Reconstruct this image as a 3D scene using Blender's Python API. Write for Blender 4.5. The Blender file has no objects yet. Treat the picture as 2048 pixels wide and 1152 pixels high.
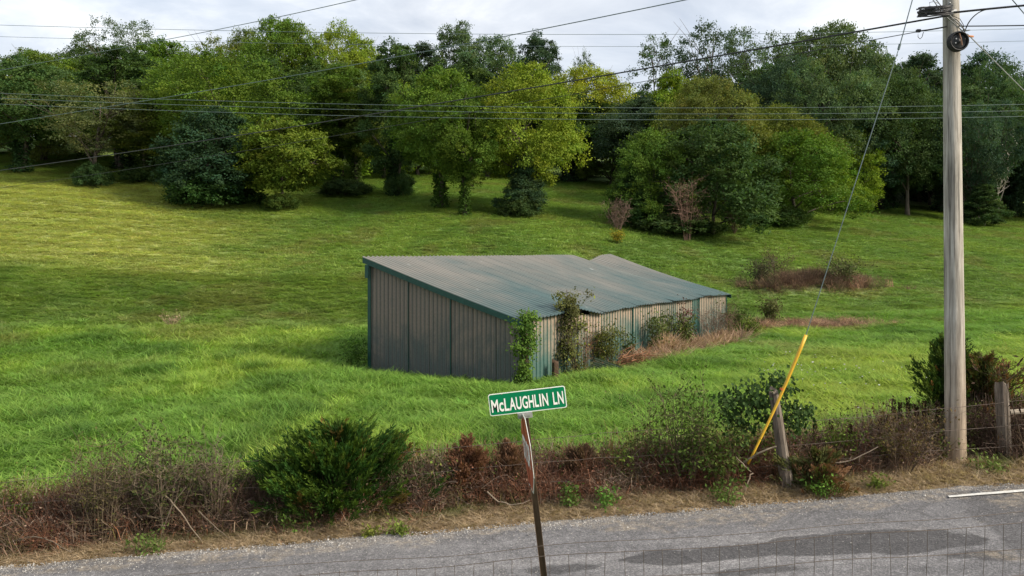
import bpy, math, random
import numpy as np
from mathutils import Vector, Matrix, Euler

# ------------------------------------------------------------------ camera, world, sun, exposure
sc = bpy.context.scene
COL = sc.collection
FPX, HPY, CPX = 1700.0, 500.0, 1024.0          # focal length and horizon row in photograph pixels (2048 wide)
cam_d = bpy.data.cameras.new("camera"); cam = bpy.data.objects.new("camera", cam_d); COL.objects.link(cam)
cam_d.sensor_width = 36.0; cam_d.lens = 36.0 * FPX / 2048.0
cam_d.shift_y = -(576.0 - HPY) / 2048.0
cam_d.clip_start = 0.1; cam_d.clip_end = 4000.0
cam.location = (0, 0, 0); cam.rotation_euler = (math.radians(90), 0, 0)
sc.camera = cam

SUN_EL, SUN_AZ = math.radians(33), math.atan2(0.90, -0.42)      # azimuth clockwise from +Y
world = bpy.data.worlds.new("World"); sc.world = world; world.use_nodes = True
wn, wl = world.node_tree.nodes, world.node_tree.links
wn.clear()
def N(nodes, typ, **kw):
    n = nodes.new(typ)
    for k, v in kw.items():
        setattr(n, k, v)
    return n
def build_world():
    out = N(wn, 'ShaderNodeOutputWorld')
    sky = N(wn, 'ShaderNodeTexSky'); sky.sky_type = 'NISHITA'; sky.sun_disc = False
    sky.sun_elevation = SUN_EL; sky.sun_rotation = SUN_AZ; sky.air_density = 1.0; sky.dust_density = 2.0
    bg1 = N(wn, 'ShaderNodeBackground'); bg1.inputs[1].default_value = 0.11
    wl.new(sky.outputs[0], bg1.inputs[0])
    tc = N(wn, 'ShaderNodeTexCoord'); sep = N(wn, 'ShaderNodeSeparateXYZ')
    wl.new(tc.outputs['Generated'], sep.inputs[0])
    zc = N(wn, 'ShaderNodeMath', operation='MAXIMUM'); zc.inputs[1].default_value = 0.0
    wl.new(sep.outputs[2], zc.inputs[0])
    za = N(wn, 'ShaderNodeMath', operation='ADD'); za.inputs[1].default_value = 0.16
    wl.new(zc.outputs[0], za.inputs[0])
    dx = N(wn, 'ShaderNodeMath', operation='DIVIDE'); dy = N(wn, 'ShaderNodeMath', operation='DIVIDE')
    wl.new(sep.outputs[0], dx.inputs[0]); wl.new(za.outputs[0], dx.inputs[1])
    wl.new(sep.outputs[1], dy.inputs[0]); wl.new(za.outputs[0], dy.inputs[1])
    comb = N(wn, 'ShaderNodeCombineXYZ')
    wl.new(dx.outputs[0], comb.inputs[0]); wl.new(dy.outputs[0], comb.inputs[1])
    n1 = N(wn, 'ShaderNodeTexNoise'); n1.inputs['Scale'].default_value = 1.5; n1.inputs['Detail'].default_value = 7
    n1.inputs['Roughness'].default_value = 0.6; n1.inputs['Distortion'].default_value = 0.5
    wl.new(comb.outputs[0], n1.inputs['Vector'])
    n2 = N(wn, 'ShaderNodeTexNoise'); n2.inputs['Scale'].default_value = 0.8; n2.inputs['Detail'].default_value = 4
    wl.new(comb.outputs[0], n2.inputs['Vector'])
    ramp = N(wn, 'ShaderNodeValToRGB'); e = ramp.color_ramp.elements
    e[0].position = 0.34; e[0].color = (0.42, 0.46, 0.53, 1)
    e[1].position = 0.72; e[1].color = (0.86, 0.86, 0.84, 1)
    m = ramp.color_ramp.elements.new(0.52); m.color = (0.57, 0.60, 0.65, 1)
    wl.new(n1.outputs[0], ramp.inputs[0])
    bg2 = N(wn, 'ShaderNodeBackground'); bg2.inputs[1].default_value = 0.83
    wl.new(ramp.outputs[0], bg2.inputs[0])
    r2 = N(wn, 'ShaderNodeValToRGB'); e = r2.color_ramp.elements
    e[0].position = 0.36; e[0].color = (0.75, 0.75, 0.75, 1); e[1].position = 0.58; e[1].color = (0.97, 0.97, 0.97, 1)
    wl.new(n2.outputs[0], r2.inputs[0])
    mix = N(wn, 'ShaderNodeMixShader')
    wl.new(r2.outputs[0], mix.inputs[0]); wl.new(bg1.outputs[0], mix.inputs[1]); wl.new(bg2.outputs[0], mix.inputs[2])
    wl.new(mix.outputs[0], out.inputs[0])
build_world()
sun_d = bpy.data.lights.new("sun", 'SUN'); sun_d.energy = 3.4; sun_d.angle = math.radians(15); sun_d.color = (1.0, 0.89, 0.73)
sun = bpy.data.objects.new("sun", sun_d); COL.objects.link(sun)
SDIR = Vector((math.sin(SUN_AZ) * math.cos(SUN_EL), math.cos(SUN_AZ) * math.cos(SUN_EL), math.sin(SUN_EL)))
sun.rotation_euler = SDIR.to_track_quat('Z', 'Y').to_euler()
sc.view_settings.view_transform = 'Standard'; sc.view_settings.look = 'None'
sc.view_settings.exposure = 0.88; sc.view_settings.gamma = 1.0; sc.view_settings.use_curve_mapping = False
sc.render.film_transparent = False
sc.cycles.max_bounces = 6; sc.cycles.diffuse_bounces = 3; sc.cycles.transmission_bounces = 4
sc.cycles.use_denoising = True

# ------------------------------------------------------------------ numeric helpers
def hash2(ix, iy, seed):
    h = (ix.astype(np.int64) * 374761393 + iy.astype(np.int64) * 668265263 + seed * 1274126177) & 0xffffffff
    h = ((h ^ (h >> 13)) * 1274126177) & 0xffffffff
    return ((h ^ (h >> 16)) & 0xffff) / 65535.0
def vnoise(x, y, seed=0):
    x = np.asarray(x, float); y = np.asarray(y, float)
    ix, iy = np.floor(x), np.floor(y); fx, fy = x - ix, y - iy
    fx = fx * fx * (3 - 2 * fx); fy = fy * fy * (3 - 2 * fy)
    a, b = hash2(ix, iy, seed), hash2(ix + 1, iy, seed); c, d = hash2(ix, iy + 1, seed), hash2(ix + 1, iy + 1, seed)
    return (a * (1 - fx) + b * fx) * (1 - fy) + (c * (1 - fx) + d * fx) * fy
def fbm(x, y, seed=0, octv=4):
    s, a, t = 0.0, 0.5, 0.0
    for o in range(octv):
        s = s + a * vnoise(np.asarray(x) * 2 ** o, np.asarray(y) * 2 ** o, seed + o * 17); t += a; a *= 0.5
    return s / t
def sstep(a, b, x):
    t = np.clip((np.asarray(x, float) - a) / (b - a), 0, 1)
    return t * t * (3 - 2 * t)
def P(px, py, d):
    return ((px - CPX) / FPX * d, d, (HPY - py) / FPX * d)

# ------------------------------------------------------------------ terrain heights
_cols = np.array([-900, 0, 500, 1024, 1500, 2048, 3000.0])
_rows = np.array([13, 16, 26, 35, 42, 50, 60, 70, 80, 100, 120, 150, 200, 300, 600.0])
_z = np.array([
 [-5.0, -5.0, -4.6, -3.9, -2.8, -1.2, 0.9, 3.0, 5.6, 10.0, 14, 20, 28, 32, 32],
 [-4.72, -4.65, -4.4, -3.6, -2.7, -1.4, 0.4, 2.6, 5.5, 10.2, 14.4, 20, 27, 30, 30],
 [-4.5, -4.5, -4.3, -3.9, -3.2, -1.95, -0.3, 1.6, 4.2, 9.2, 13.4, 19, 25, 28, 28],
 [-4.24, -4.25, -4.22, -4.15, -3.6, -2.1, -0.1, 2.1, 4.0, 7.6, 11.2, 16.5, 22, 26, 26],
 [-4.0, -4.0, -4.15, -4.22, -4.2, -3.7, -2.6, -0.6, 1.8, 5.7, 9.0, 15, 21, 24, 24],
 [-3.75, -3.6, -3.9, -4.0, -3.9, -3.4, -2.35, -1.05, 0.2, 2.6, 6.0, 12.5, 19, 22, 22],
 [-3.0, -3.0, -3.6, -3.8, -3.7, -3.2, -2.2, -1.0, 0.2, 2.2, 5.5, 12, 18, 21, 21]])
_tg = np.linspace(-1.2, 1.2, 161); _yg = np.exp(np.linspace(math.log(12.9), math.log(600), 241))
_tab = np.array([np.interp(_yg, _rows, _z[i]) for i in range(len(_cols))])
_tab = np.array([np.interp(_tg, (_cols - CPX) / FPX, _tab[:, j]) for j in range(len(_yg))])      # [y,t]
def _blur(a, n):
    for _ in range(n):
        p = np.pad(a, 1, mode='edge')
        a = (p[:-2, 1:-1] + p[2:, 1:-1] + p[1:-1, :-2] + p[1:-1, 2:] + 2 * p[1:-1, 1:-1]) / 6
    return a
_tab = _blur(_tab, 24)
def field_z(X, Y):
    Y = np.maximum(Y, 12.9); t = np.clip(X / Y, -1.2, 1.2)
    fi = np.clip((np.log(Y) - math.log(12.9)) / (math.log(600) - math.log(12.9)) * 240, 0, 239.999)
    fj = (t + 1.2) / 2.4 * 160; fj = np.clip(fj, 0, 159.999)
    i, j = fi.astype(int), fj.astype(int); a, b = fi - i, fj - j
    return (_tab[i, j] * (1 - a) * (1 - b) + _tab[i + 1, j] * a * (1 - b) + _tab[i, j + 1] * (1 - a) * b + _tab[i + 1, j + 1] * a * b)
def road_edge(X): return 13.1 + 0.06 * X
def road_z(X): return -4.238 + 0.0633 * np.clip(X, -30, 30)
SHED0 = np.array([0.245, 26.0]); SU = np.array([0.543, 0.840]); SV = np.array([-0.840, 0.543]); SHZ = -4.206
SL, SW = 19.0, 6.15
def Zg(X, Y):
    X = np.asarray(X, float); Y = np.asarray(Y, float)
    X, Y = np.broadcast_arrays(X, Y)
    e = road_edge(X); rz = road_z(X)
    zf = field_z(X, Y) + 0.35 * (fbm(X * 0.12, Y * 0.12, 3) - 0.5) * sstep(16, 40, Y) + 0.10 * (fbm(X * 0.9, Y * 0.9, 9, 3) - 0.5) * sstep(15, 18, Y)
    # level pad under the shed
    u = (X - SHED0[0]) * SU[0] + (Y - SHED0[1]) * SU[1]; v = (X - SHED0[0]) * SV[0] + (Y - SHED0[1]) * SV[1]
    du = np.maximum(np.maximum(-u, u - SL), 0); dv = np.maximum(np.maximum(-v, v - SW), 0)
    w = 1 - sstep(0.6, 4.0, np.hypot(du, dv)); zf = zf * (1 - w) + (SHZ) * w
    # mound with brush
    zm = 0.75 * np.exp(-(((X - 20.5) / 3.6) ** 2 + ((Y - 58) / 1.8) ** 2)); zf = zf + zm
    # a gentle bank under the verge and hedge
    s = sstep(0.0, 3.2, Y - e)
    z = (rz - 0.02 + 0.10 * sstep(0.1, 1.0, Y - e) * (1 - sstep(1.6, 3.0, Y - e))) * (1 - s) + zf * s
    z = z + 0.05 * (fbm(X * 2.2, Y * 2.2, 21, 3) - 0.5) * sstep(0.1, 0.6, Y - e)
    # near side: bank rising to the camera
    nb = np.clip((7.9 + 0.06 * X) - Y, 0, 30)
    z = z + np.where(nb > 0, 0.30 * nb + 0.05 * (fbm(X * 2, Y * 2, 4) - .5) * np.minimum(nb, 1), 0)
    inroad = (nb <= 0) & (Y < e + 0.05)
    return np.where(inroad, rz - 0.04, z)
def zg(x, y): return float(Zg(np.array([x]), np.array([y]))[0])
def depth_for(px, py, lo=14.0, hi=170.0):
    ys = np.linspace(lo, hi, 1600); xs = (px - CPX) / FPX * ys
    pys = HPY - FPX * Zg(xs, ys) / ys
    ok = np.where(pys <= py)[0]
    return float(ys[ok[0]]) if len(ok) else 110.0

# ------------------------------------------------------------------ mesh helpers
class MB:
    def __init__(s): s.v = []; s.q = []; s.t = []; s.c = []; s.n = 0; s.mi_q = []; s.mi_t = []
    def add(s, v, q=None, t=None, c=(1, 1, 1), mi=0):
        v = np.asarray(v, float).reshape(-1, 3)
        if q is not None and len(q): s.q.append(np.asarray(q, np.int64).reshape(-1, 4) + s.n); s.mi_q.append(np.full(len(s.q[-1]), mi))
        if t is not None and len(t): s.t.append(np.asarray(t, np.int64).reshape(-1, 3) + s.n); s.mi_t.append(np.full(len(s.t[-1]), mi))
        c = np.asarray(c, float)
        s.c.append(np.broadcast_to(c, (len(v), 3)).copy()); s.v.append(v); s.n += len(v)
        return s
    def tube(s, pts, r, sides=5, c=(1, 1, 1), cap=True, mi=0):
        pts = np.asarray(pts, float); n = len(pts); r = np.broadcast_to(np.asarray(r, float), (n,))
        tg = np.gradient(pts, axis=0); tg /= np.maximum(np.linalg.norm(tg, axis=1, keepdims=True), 1e-9)
        up = np.array([0, 0, 1.0]) if abs(tg[:, 2]).mean() < 0.8 else np.array([1.0, 0, 0])
        a = np.cross(tg, up); a /= np.maximum(np.linalg.norm(a, axis=1, keepdims=True), 1e-9); b = np.cross(tg, a)
        th = np.linspace(0, 2 * math.pi, sides, endpoint=False)
        V = pts[:, None, :] + r[:, None, None] * (np.cos(th)[None, :, None] * a[:, None, :] + np.sin(th)[None, :, None] * b[:, None, :])
        i = np.arange(n - 1)[:, None] * sides; k = np.arange(sides)[None, :]; k2 = (k + 1) % sides
        Q = np.stack([i + k, i + k2, i + sides + k2, i + sides + k], -1).reshape(-1, 4)
        T = None
        V = V.reshape(-1, 3)
        if cap and sides >= 3:
            T = [(0, j + 1, j) for j in range(1, sides - 1)] + [((n - 1) * sides, (n - 1) * sides + j, (n - 1) * sides + j + 1) for j in range(1, sides - 1)]
        return s.add(V, Q, T, c, mi)
    def box(s, lo, hi, c=(1, 1, 1), M=None, mi=0):
        x0, y0, z0 = lo; x1, y1, z1 = hi
        v = np.array([(x0, y0, z0), (x1, y0, z0), (x1, y1, z0), (x0, y1, z0), (x0, y0, z1), (x1, y0, z1), (x1, y1, z1), (x0, y1, z1)], float)
        if M is not None: v = v @ np.array(M.to_3x3()).T + np.array(M.translation)
        return s.add(v, [(0, 3, 2, 1), (4, 5, 6, 7), (0, 1, 5, 4), (1, 2, 6, 5), (2, 3, 7, 6), (3, 0, 4, 7)], None, c, mi)
    def leaves(s, cen, dirs, nrm, ln, wd, c=(1, 1, 1), fold=0.0, mi=0):
        """one bent diamond per leaf"""
        cen = np.asarray(cen, float); n = len(cen)
        d = dirs / np.maximum(np.linalg.norm(dirs, axis=1, keepdims=True), 1e-9)
        sd = np.cross(d, nrm); sd /= np.maximum(np.linalg.norm(sd, axis=1, keepdims=True), 1e-9)
        up = np.cross(sd, d)
        ln = np.broadcast_to(np.asarray(ln, float), (n,))[:, None]; wd = np.broadcast_to(np.asarray(wd, float), (n,))[:, None]
        mid = cen + d * ln * 0.5 + up * wd * fold
        V = np.stack([cen, mid + sd * wd * .5, cen + d * ln, mid - sd * wd * .5], 1).reshape(-1, 3)
        Q = np.arange(n * 4).reshape(-1, 4)
        c = np.asarray(c, float)
        if c.ndim == 2 and len(c) == n: c = np.repeat(c, 4, 0)
        return s.add(V, Q, None, c, mi)
    def mesh(s, name, mats, smooth=False):
        me = bpy.data.meshes.new(name)
        V = np.concatenate(s.v) if s.v else np.zeros((0, 3))
        Q = np.concatenate(s.q) if s.q else np.zeros((0, 4), np.int64); T = np.concatenate(s.t) if s.t else np.zeros((0, 3), np.int64)
        me.vertices.add(len(V)); me.vertices.foreach_set('co', V.astype(np.float32).ravel())
        me.loops.add(Q.size + T.size); me.loops.foreach_set('vertex_index', np.concatenate([Q.ravel(), T.ravel()]).astype(np.int32))
        me.polygons.add(len(Q) + len(T))
        ls = np.concatenate([np.arange(len(Q)) * 4, Q.size + np.arange(len(T)) * 3]).astype(np.int32)
        me.polygons.foreach_set('loop_start', ls)
        mi = np.concatenate(s.mi_q + s.mi_t) if (s.mi_q or s.mi_t) else np.zeros(0)
        me.polygons.foreach_set('material_index', mi.astype(np.int32))
        me.polygons.foreach_set('use_smooth', np.full(len(Q) + len(T), bool(smooth)))
        me.update(calc_edges=True)
        C = np.concatenate(s.c) if s.c else np.zeros((0, 3))
        at = me.attributes.new('col', 'FLOAT_COLOR', 'POINT')
        at.data.foreach_set('color', np.concatenate([C, np.ones((len(C), 1))], 1).astype(np.float32).ravel())
        for m in (mats if isinstance(mats, (list, tuple)) else [mats]): me.materials.append(m)
        me.validate()
        return me
def link(name, data, parent=None, **props):
    o = bpy.data.objects.new(name, data); COL.objects.link(o)
    if parent is not None: o.parent = parent
    for k, v in props.items():
        if v is not None: o[k] = v
    return o
def thing(name, label, cat, loc=(0, 0, 0), rot=(0, 0, 0), group=None, data=None):
    o = link(name, data, None, label=label, category=cat, group=group)
    o.location = loc; o.rotation_euler = rot
    return o

# ------------------------------------------------------------------ materials
def new_mat(name):
    m = bpy.data.materials.new(name); m.use_nodes = True; m.node_tree.nodes.clear()
    return m, m.node_tree.nodes, m.node_tree.links
def noise(nd, lk, scale, detail=4, rough=0.55, vec=None, dist=0.0):
    n = N(nd, 'ShaderNodeTexNoise'); n.inputs['Scale'].default_value = scale; n.inputs['Detail'].default_value = detail
    n.inputs['Roughness'].default_value = rough; n.inputs['Distortion'].default_value = dist
    if vec is not None: lk.new(vec, n.inputs['Vector'])
    return n
def ramp(nd, lk, src, stops):
    r = N(nd, 'ShaderNodeValToRGB'); el = r.color_ramp.elements
    while len(el) < len(stops): el.new(0.5)
    for e, (p, c) in zip(el, stops): e.position = p; e.color = tuple(c) + (1,) if len(c) == 3 else c
    lk.new(src, r.inputs[0]); return r
def g3(v): return (v, v, v)
def mixc(nd, lk, fac, a, b, blend='MIX'):
    m = N(nd, 'ShaderNodeMix'); m.data_type = 'RGBA'; m.blend_type = blend
    if isinstance(fac, (int, float)): m.inputs[0].default_value = fac
    else: lk.new(fac, m.inputs[0])
    for s, i in ((a, 6), (b, 7)):
        if isinstance(s, tuple): m.inputs[i].default_value = s + (1,) if len(s) == 3 else s
        else: lk.new(s, m.inputs[i])
    return m.outputs[2]
def finish(nd, lk, color, rough=0.8, spec=0.3, metal=0.0, bump=None, bump_d=0.01, bump_s=0.5):
    b = N(nd, 'ShaderNodeBsdfPrincipled'); o = N(nd, 'ShaderNodeOutputMaterial')
    if isinstance(color, tuple): b.inputs['Base Color'].default_value = color + (1,)
    else: lk.new(color, b.inputs['Base Color'])
    if isinstance(rough, (int, float)): b.inputs['Roughness'].default_value = rough
    else: lk.new(rough, b.inputs['Roughness'])
    b.inputs['Specular IOR Level'].default_value = spec; b.inputs['Metallic'].default_value = metal
    if bump is not None:
        bp = N(nd, 'ShaderNodeBump'); bp.inputs['Strength'].default_value = bump_s; bp.inputs['Distance'].default_value = bump_d
        lk.new(bump, bp.inputs['Height']); lk.new(bp.outputs[0], b.inputs['Normal'])
    lk.new(b.outputs[0], o.inputs[0])
def leaf_mat(name, transl=0.35, instancer=None, spec=0.08, rough=0.65, tint=(1.08, 1.15, 0.55), attr_only=False):
    m, nd, lk = new_mat(name)
    at = N(nd, 'ShaderNodeAttribute'); at.attribute_name = 'col'
    col = at.outputs['Color']
    if instancer:
        a2 = N(nd, 'ShaderNodeAttribute'); a2.attribute_type = 'INSTANCER'; a2.attribute_name = instancer
        col = mixc(nd, lk, 1.0, col, a2.outputs['Color'], 'MULTIPLY')
    elif not attr_only:
        oi = N(nd, 'ShaderNodeObjectInfo'); col = mixc(nd, lk, 1.0, col, oi.outputs['Color'], 'MULTIPLY')
    b = N(nd, 'ShaderNodeBsdfPrincipled'); lk.new(col, b.inputs['Base Color'])
    b.inputs['Roughness'].default_value = rough; b.inputs['Specular IOR Level'].default_value = spec
    o = N(nd, 'ShaderNodeOutputMaterial')
    if transl > 0:
        t = N(nd, 'ShaderNodeBsdfTranslucent'); lk.new(mixc(nd, lk, 1.0, col, tint, 'MULTIPLY'), t.inputs[0])
        mx = N(nd, 'ShaderNodeMixShader'); mx.inputs[0].default_value = transl
        lk.new(b.outputs[0], mx.inputs[1]); lk.new(t.outputs[0], mx.inputs[2]); lk.new(mx.outputs[0], o.inputs[0])
    else: lk.new(b.outputs[0], o.inputs[0])
    return m
M_LEAF = leaf_mat('tree leaves'); M_NEEDLE = leaf_mat('juniper sprays', 0.15, spec=0.15)
M_GRASS = leaf_mat('grass blades', 0.4, 'gcol', spec=0.1, tint=(1.0, 1.1, 0.7))
M_BRUSH = leaf_mat('dry brush', 0.15, 'gcol', spec=0.1, tint=(1, 1, 1))
M_PLANT = leaf_mat('plant stems and leaves', 0.25, None, attr_only=True)
def mat_bark():
    m, nd, lk = new_mat('bark'); tc = N(nd, 'ShaderNodeTexCoord')
    mp = N(nd, 'ShaderNodeMapping'); mp.inputs['Scale'].default_value = (6, 6, 1); lk.new(tc.outputs['Object'], mp.inputs[0])
    n = noise(nd, lk, 2.0, 5, 0.65, mp.outputs[0]); at = N(nd, 'ShaderNodeAttribute'); at.attribute_name = 'col'
    r = ramp(nd, lk, n.outputs[0], [(0.3, g3(0.45)), (0.7, g3(1.3))])
    finish(nd, lk, mixc(nd, lk, 1.0, r.outputs[0], at.outputs['Color'], 'MULTIPLY'), 0.9, 0.15, bump=n.outputs[0], bump_d=0.04, bump_s=0.8)
    return m
M_BARK = mat_bark()
def mat_ground():
    m, nd, lk = new_mat('soil and turf'); at = N(nd, 'ShaderNodeAttribute'); at.attribute_name = 'col'
    tc = N(nd, 'ShaderNodeTexCoord'); n = noise(nd, lk, 3.0, 8, 0.7, tc.outputs['Object']); n2 = noise(nd, lk, 30.0, 4, 0.7, tc.outputs['Object'])
    r = ramp(nd, lk, n.outputs[0], [(0.3, g3(0.6)), (0.7, g3(1.35))]); r2 = ramp(nd, lk, n2.outputs[0], [(0.3, g3(0.6)), (0.7, g3(1.4))])
    c = mixc(nd, lk, 1.0, at.outputs['Color'], r.outputs[0], 'MULTIPLY'); c = mixc(nd, lk, 1.0, c, r2.outputs[0], 'MULTIPLY')
    finish(nd, lk, c, 0.95, 0.1, bump=n2.outputs[0], bump_d=0.05, bump_s=0.7)
    return m
M_GROUND = mat_ground()
def mat_road():
    """chip seal; attribute col: R tar stain, G side lane, B dust and straw"""
    m, nd, lk = new_mat('worn chip seal'); tc = N(nd, 'ShaderNodeTexCoord'); at = N(nd, 'ShaderNodeAttribute'); at.attribute_name = 'col'; sp = N(nd, 'ShaderNodeSeparateColor'); lk.new(at.outputs['Color'], sp.inputs[0])
    v = N(nd, 'ShaderNodeTexVoronoi'); v.inputs['Scale'].default_value = 58; lk.new(tc.outputs['Object'], v.inputs['Vector']); sc_ = N(nd, 'ShaderNodeSeparateColor'); lk.new(v.outputs['Color'], sc_.inputs[0])
    v2 = N(nd, 'ShaderNodeTexVoronoi'); v2.inputs['Scale'].default_value = 27; lk.new(tc.outputs['Object'], v2.inputs['Vector']); sc2 = N(nd, 'ShaderNodeSeparateColor'); lk.new(v2.outputs['Color'], sc2.inputs[0])
    st = ramp(nd, lk, sc_.outputs[0], [(0.0, g3(.66)), (0.6, g3(1.0)), (1.0, g3(1.45))]); st2 = ramp(nd, lk, sc2.outputs[0], [(0.0, g3(.85)), (0.8, g3(1.0)), (1.0, g3(1.35))])
    mp = N(nd, 'ShaderNodeMapping'); mp.inputs['Scale'].default_value = (0.30, 1.6, 1); mp.inputs['Rotation'].default_value = (0, 0, -0.06); lk.new(tc.outputs['Object'], mp.inputs[0])
    n = noise(nd, lk, 0.9, 7, 0.65, mp.outputs[0]); n3 = noise(nd, lk, 5, 7, 0.75, tc.outputs['Object'])
    base = ramp(nd, lk, n.outputs[0], [(0.3, (.115, .113, .118)), (0.55, (.17, .166, .17)), (0.72, (.235, .228, .228))])
    c = mixc(nd, lk, sp.outputs[1], base.outputs[0], (.105, .102, .105))
    # ragged stain: the mask is eaten by noise
    ad = N(nd, 'ShaderNodeMath', operation='ADD'); lk.new(sp.outputs[0], ad.inputs[0]); sb = N(nd, 'ShaderNodeMath', operation='MULTIPLY_ADD'); lk.new(n3.outputs[0], sb.inputs[0]); sb.inputs[1].default_value = 1.5; sb.inputs[2].default_value = -.78; lk.new(sb.outputs[0], ad.inputs[1])
    tr = ramp(nd, lk, ad.outputs[0], [(.26, g3(0)), (.80, g3(.88))]); c = mixc(nd, lk, tr.outputs[0], c, (.066, .064, .066))
    dn = ramp(nd, lk, n3.outputs[0], [(.42, g3(0)), (.66, g3(.75))]); df = N(nd, 'ShaderNodeMath', operation='MULTIPLY'); lk.new(dn.outputs[0], df.inputs[0]); lk.new(sp.outputs[2], df.inputs[1])
    c = mixc(nd, lk, df.outputs[0], c, (.33, .27, .19))
    # hairline cracks
    vc = N(nd, 'ShaderNodeTexVoronoi'); vc.feature = 'DISTANCE_TO_EDGE'; vc.inputs['Scale'].default_value = .55; nw = noise(nd, lk, 2.2, 5, .7, tc.outputs['Object']); wv = mixc(nd, lk, .16, tc.outputs['Object'], nw.outputs['Color'], 'ADD'); lk.new(wv, vc.inputs['Vector'])
    cr = ramp(nd, lk, vc.outputs['Distance'], [(.0, g3(.45)), (.012, g3(.55)), (.02, g3(1))]); cm = mixc(nd, lk, .28, (1, 1, 1), cr.outputs[0]); c = mixc(nd, lk, 1, c, cm, 'MULTIPLY')
    c = mixc(nd, lk, 1.0, c, st.outputs[0], 'MULTIPLY'); c = mixc(nd, lk, .8, c, st2.outputs[0], 'MULTIPLY')
    r3 = ramp(nd, lk, n3.outputs[0], [(0.3, g3(0.8)), (0.7, g3(1.2))]); c = mixc(nd, lk, 1.0, c, r3.outputs[0], 'MULTIPLY')
    finish(nd, lk, c, 0.85, 0.3, bump=v.outputs['Distance'], bump_d=0.012, bump_s=0.6)
    return m
M_ROAD = mat_road()
def mat_plain(name, col, rough=0.6, spec=0.3, metal=0.0, var=0.25, scale=8, stretch=(1, 1, 1), bump=0.0):
    m, nd, lk = new_mat(name); tc = N(nd, 'ShaderNodeTexCoord'); mp = N(nd, 'ShaderNodeMapping')
    mp.inputs['Scale'].default_value = stretch; lk.new(tc.outputs['Object'], mp.inputs[0])
    n = noise(nd, lk, scale, 6, 0.65, mp.outputs[0]); r = ramp(nd, lk, n.outputs[0], [(0.25, g3(1 - var)), (0.75, g3(1 + var))])
    finish(nd, lk, mixc(nd, lk, 1.0, r.outputs[0], tuple(col), 'MULTIPLY'), rough, spec, metal, n.outputs[0] if bump else None, bump or 0.01)
    return m
M_LINE = mat_plain('road paint', (0.60, 0.59, 0.56), 0.7, 0.2, var=0.35, scale=20)
M_STONE = leaf_mat('limestone chips', 0.0, 'gcol', spec=0.2, rough=0.9)

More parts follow.
